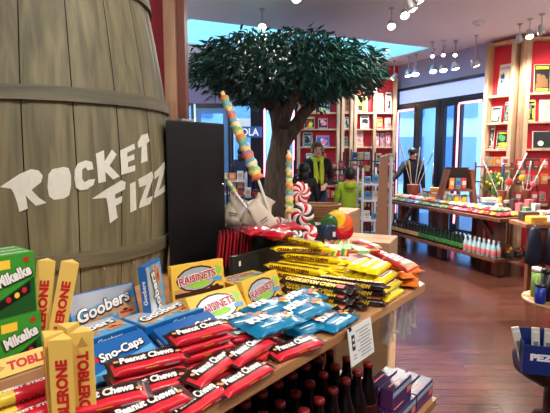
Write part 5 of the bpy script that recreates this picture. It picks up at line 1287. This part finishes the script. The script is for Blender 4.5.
# wooden display stand with jars
ws = thing('wooden_stand', 'dark brown wooden stand framing yellow green candy jars', 'stand', RT(.98, .34, RZ + .002), R(-8))
for x, a in ((-.2, 12), (.2, -8)): MB().box((x, 0, .27), (.05, .2, .52), rot=rotm(0, R(a), 0)).build('side_board', m_rust, ws, bevel=.004)
MB().box((0, 0, .235), (.38, .2, .03)).build('cross_board', m_rust, ws, bevel=.004); MB().box((0, .09, .40), (.34, .02, .3)).build('back_board', M('stand_dark', (50, 34, 28), .6), ws)
o = ws.matrix_basis
for i, (x, ci, cj, lb) in enumerate(((-.1, 4, 5, 'jar of green candy under the wooden stand, nearer the terracotta pot'), (.0, 3, 5, 'jar of yellow candy in the middle under the wooden stand'), (.1, 3, 4, 'jar of yellow candy with green lid under the wooden stand'))):
    tub(ci, cj, lb, RT(.98, .34, RZ + .002) + Vector((x * math.cos(R(-8)), x * math.sin(R(-8)), 0)), .043, .17)
for i, (x, ci, lb) in enumerate(((-.09, 8, 'orange packet standing on the wooden stand'), (.0, 9, 'blue packet standing on the wooden stand'), (.08, 0, 'red packet standing on the wooden stand'))):
    pack(ci, .07, .15, .05).put(RT(.98, .34, RZ + .255) + Vector((x, -.02, 0)), R(-8), lb, 'packets on the wooden stand')
gp = thing('candy_bouquet', 'leafy green and yellow bouquet behind the wooden stand', 'bouquet', RT(.74, .76, RZ + .002))
mb = MB(); rnd = random.Random(5)
for i in range(90):
    g = rnd.uniform(0, 2 * PI); s_ = rnd.uniform(.3, 1); d = Vector((math.cos(g) * .3, math.sin(g) * .3, s_)).normalized(); p = d * rnd.uniform(.15, .46); sd = d.cross(Vector((0, 0, 1))).normalized() * .014
    mb.add([p, p + d * .05 + sd, p + d * .12, p + d * .05 - sd], [(0, 1, 2, 3)], 0)
mb.build('foliage', M('leaf_green', (70, 120, 50), .5, .3), gp); MB().lathe([(.045, 0), (.06, .14), (.055, .15)], 12).build('pot', m_pot, gp)
mb = MB()
for i in range(9): g = rnd.uniform(0, 6.28); mb.ball((.09 * math.cos(g), .09 * math.sin(g), rnd.uniform(.28, .5)), .02, 8, 6)
mb.build('blossom', c_gold, gp)

# ================================================================== NEAR STANDS AT THE PHOTO EDGE
d_ = 2.25; bxp = D(545, 372, d_)
st = thing('counter_stand', 'dark brown round counter stand under the blue dispenser box', 'stand', (1.51, d_ + .12, 0))
MB().lathe([(.09, .0), (.09, .03), (.045, .05), (.045, .22), (.15, .25), (.2, .29), (.21, .353)], 24).build('pedestal', M('stand_brown', (46, 22, 18), .4), st)
MB().tube([(.02, .06, .35), (.02, .06, .9)], .018, 10).build('pole', M('pole_black', (16, 14, 14), .3), st)
z_sh = .69; 
MB().lathe([(.165, z_sh - .02), (.18, z_sh - .012), (.18, z_sh - .002), (.165, z_sh)], 28).build('round_shelf', M('shelf_birch', (196, 152, 106), .45, .1, 10), st)
pz = thing('dispenser_box', 'blue display box with white lettering holding white candy packs', 'display box', (1.40, d_ + .0, .355), R(-14))
mpz = M('pez_blue', (24, 44, 110), .4, .1)
mb = MB()
for c, s in (((0, -.07, .075), (.28, .005, .15)), ((0, .07, .095), (.28, .005, .19)), ((-.1375, 0, .08), (.005, .135, .16)), ((.1375, 0, .08), (.005, .135, .16)), ((0, 0, .003), (.27, .135, .006))): mb.box(c, s)
mb.build('box_body', mpz, pz)
lettering('PEZ', .105, .036, M('pez_white', (232, 232, 240), .4), pz, (-.055, -.0732, .09), FRONT, bold=.07)
kpz = None
def pezp():
    o = thing('candy_packet', 'x', 'candy packet'); MB().box((0, 0, .105), (.036, .016, .21)).build('pack', M('pez_pack', (205, 200, 192), .35, .06), o, bevel=.002)
    art(o, [('r', 0, -.02, .024, .11, 0), ('r', 0, .085, .03, .012, 1)], [M('pack_grey', (120, 116, 108), .4, .2), M('pack_cream', (230, 225, 215), .4)], (0, -.0084, .105), FRONT); return o
kpz = Kind(pezp())
for i in range(5):
    v = Vector((-.115 + .053 * i, -.01, .008)); v.rotate(Euler((0, 0, R(-14)))); kpz.put(Vector((1.40, d_ + .0, .355)) + v, R(-14), f'white candy pack standing in the blue box, {ORD[i]} from the aisle', 'white packs in the blue box', ry=R(-14 if i == 0 else (-4 + 2 * i)), rx=R(-4))
def can(ci, cj, label, p, h=.1, r=.027):
    o = thing('candy_tin', label, 'candy tin', p); MB().lathe([(r * .95, 0), (r, .004), (r, h * .86)], 18).build('tin', ci, o)
    MB().lathe([(r * 1.04, h * .86), (r * 1.06, h * .9), (r * 1.02, h * .985), (r * .6, h)], 18).build('lid', cj, o)
sc = Vector((1.51, d_ + .12, z_sh + .001))
mdb = M('tin_blue', (24, 50, 150), .35, .1); mpu = M('tin_plum', (110, 24, 70), .35, .1); mbk = M('tin_black', (24, 24, 26), .35); mgr = M('tin_green', (120, 150, 60), .4, .2)
can(mdb, mbk, 'blue candy tin with black lid on the round birch shelf', sc + Vector((-.14, -.06, 0)), .1, .026)
can(mpu, mbk, 'plum candy tin on the round birch shelf in front of others', sc + Vector((-.085, -.11, 0)), .12, .03)
can(mgr, M('tin_cream', (200, 195, 170), .4), 'green and cream tin behind the blue tin', sc + Vector((-.10, .05, 0)), .16, .026)
can(mbk, mbk, 'tall black tin behind the plum tin', sc + Vector((-.085, -.02, 0)), .17, .03)
can(mgr, mbk, 'green tin with black lid deeper on the round shelf', sc + Vector((-.04, .09, 0)), .13, .026)
# small wooden shelf table with hanging dark bags
hs_ = thing('side_table', 'small wooden side table with dark bags hanging below its top', 'table', (2.45, 4.3, 0))
MB().box((.25, .1, .79), (.72, .32, .04)).build('tabletop', wood('side_wood', (130, 78, 52), (170, 112, 78), (1, 3, 1), .45, 8), hs_, bevel=.005)
for x, y in ((.04, .01), (.46, .01), (.46, .2), (.04, .2)): MB().box((x + .05, y, .385), (.06, .06, .768)).build('leg', m_rust, hs_)
kbag = None
def hang():
    o = thing('hanging_bag', 'x', 'bag'); mb = MB(); n = 14; vs = []
    for j, (z, w, dd) in enumerate(((0, .02, .012), (-.03, .05, .03), (-.12, .06, .04), (-.26, .075, .05), (-.34, .07, .045), (-.36, .03, .03))):
        for i in range(n): g = 2 * PI * i / n; q = 1 + .14 * math.sin(3 * g + j); vs.append((w * q * math.cos(g), dd * q * math.sin(g), z))
    mb.add(vs, [(j * n + i, j * n + (i + 1) % n, (j + 1) * n + (i + 1) % n, (j + 1) * n + i) for j in range(5) for i in range(n)] + [tuple(range(n)), tuple(range(5 * n, 6 * n))[::-1]], 0, True)
    mb.build('fabric', M('bag_navy', (20, 22, 44), .6, .3), o); MB().tube([(0, 0, 0), (0, 0, .02)], .006, 6).build('hook', m_alu, o); return o
kh = Kind(hang())
for i, (x, y) in enumerate(((-.05, -.07), (.12, -.08), (.29, -.07))): kh.put((2.45 + x, 4.3 + y - .03, .79), 0, 'dark navy bag hanging from the side table, ' + ('nearest the pink bottles', 'second from the pink bottles', 'third, at the photo edge')[i], 'hanging navy bags')
for i, (x, y, ci, w, h) in enumerate(((.0, .03, 3, .16, .06), (.18, .03, 5, .16, .06), (.0, .16, 7, .16, .09), (.18, .16, 1, .16, .1))):
    pack(ci, w, h, .1).put((2.45 + x + .03, 4.3 + y, .8115), R(4), ('yellow and blue box at the aisle corner of the side table', 'white box at the photo edge of the side table', 'charcoal box behind the yellow box on the side table', 'cream box behind the white box on the side table')[i])
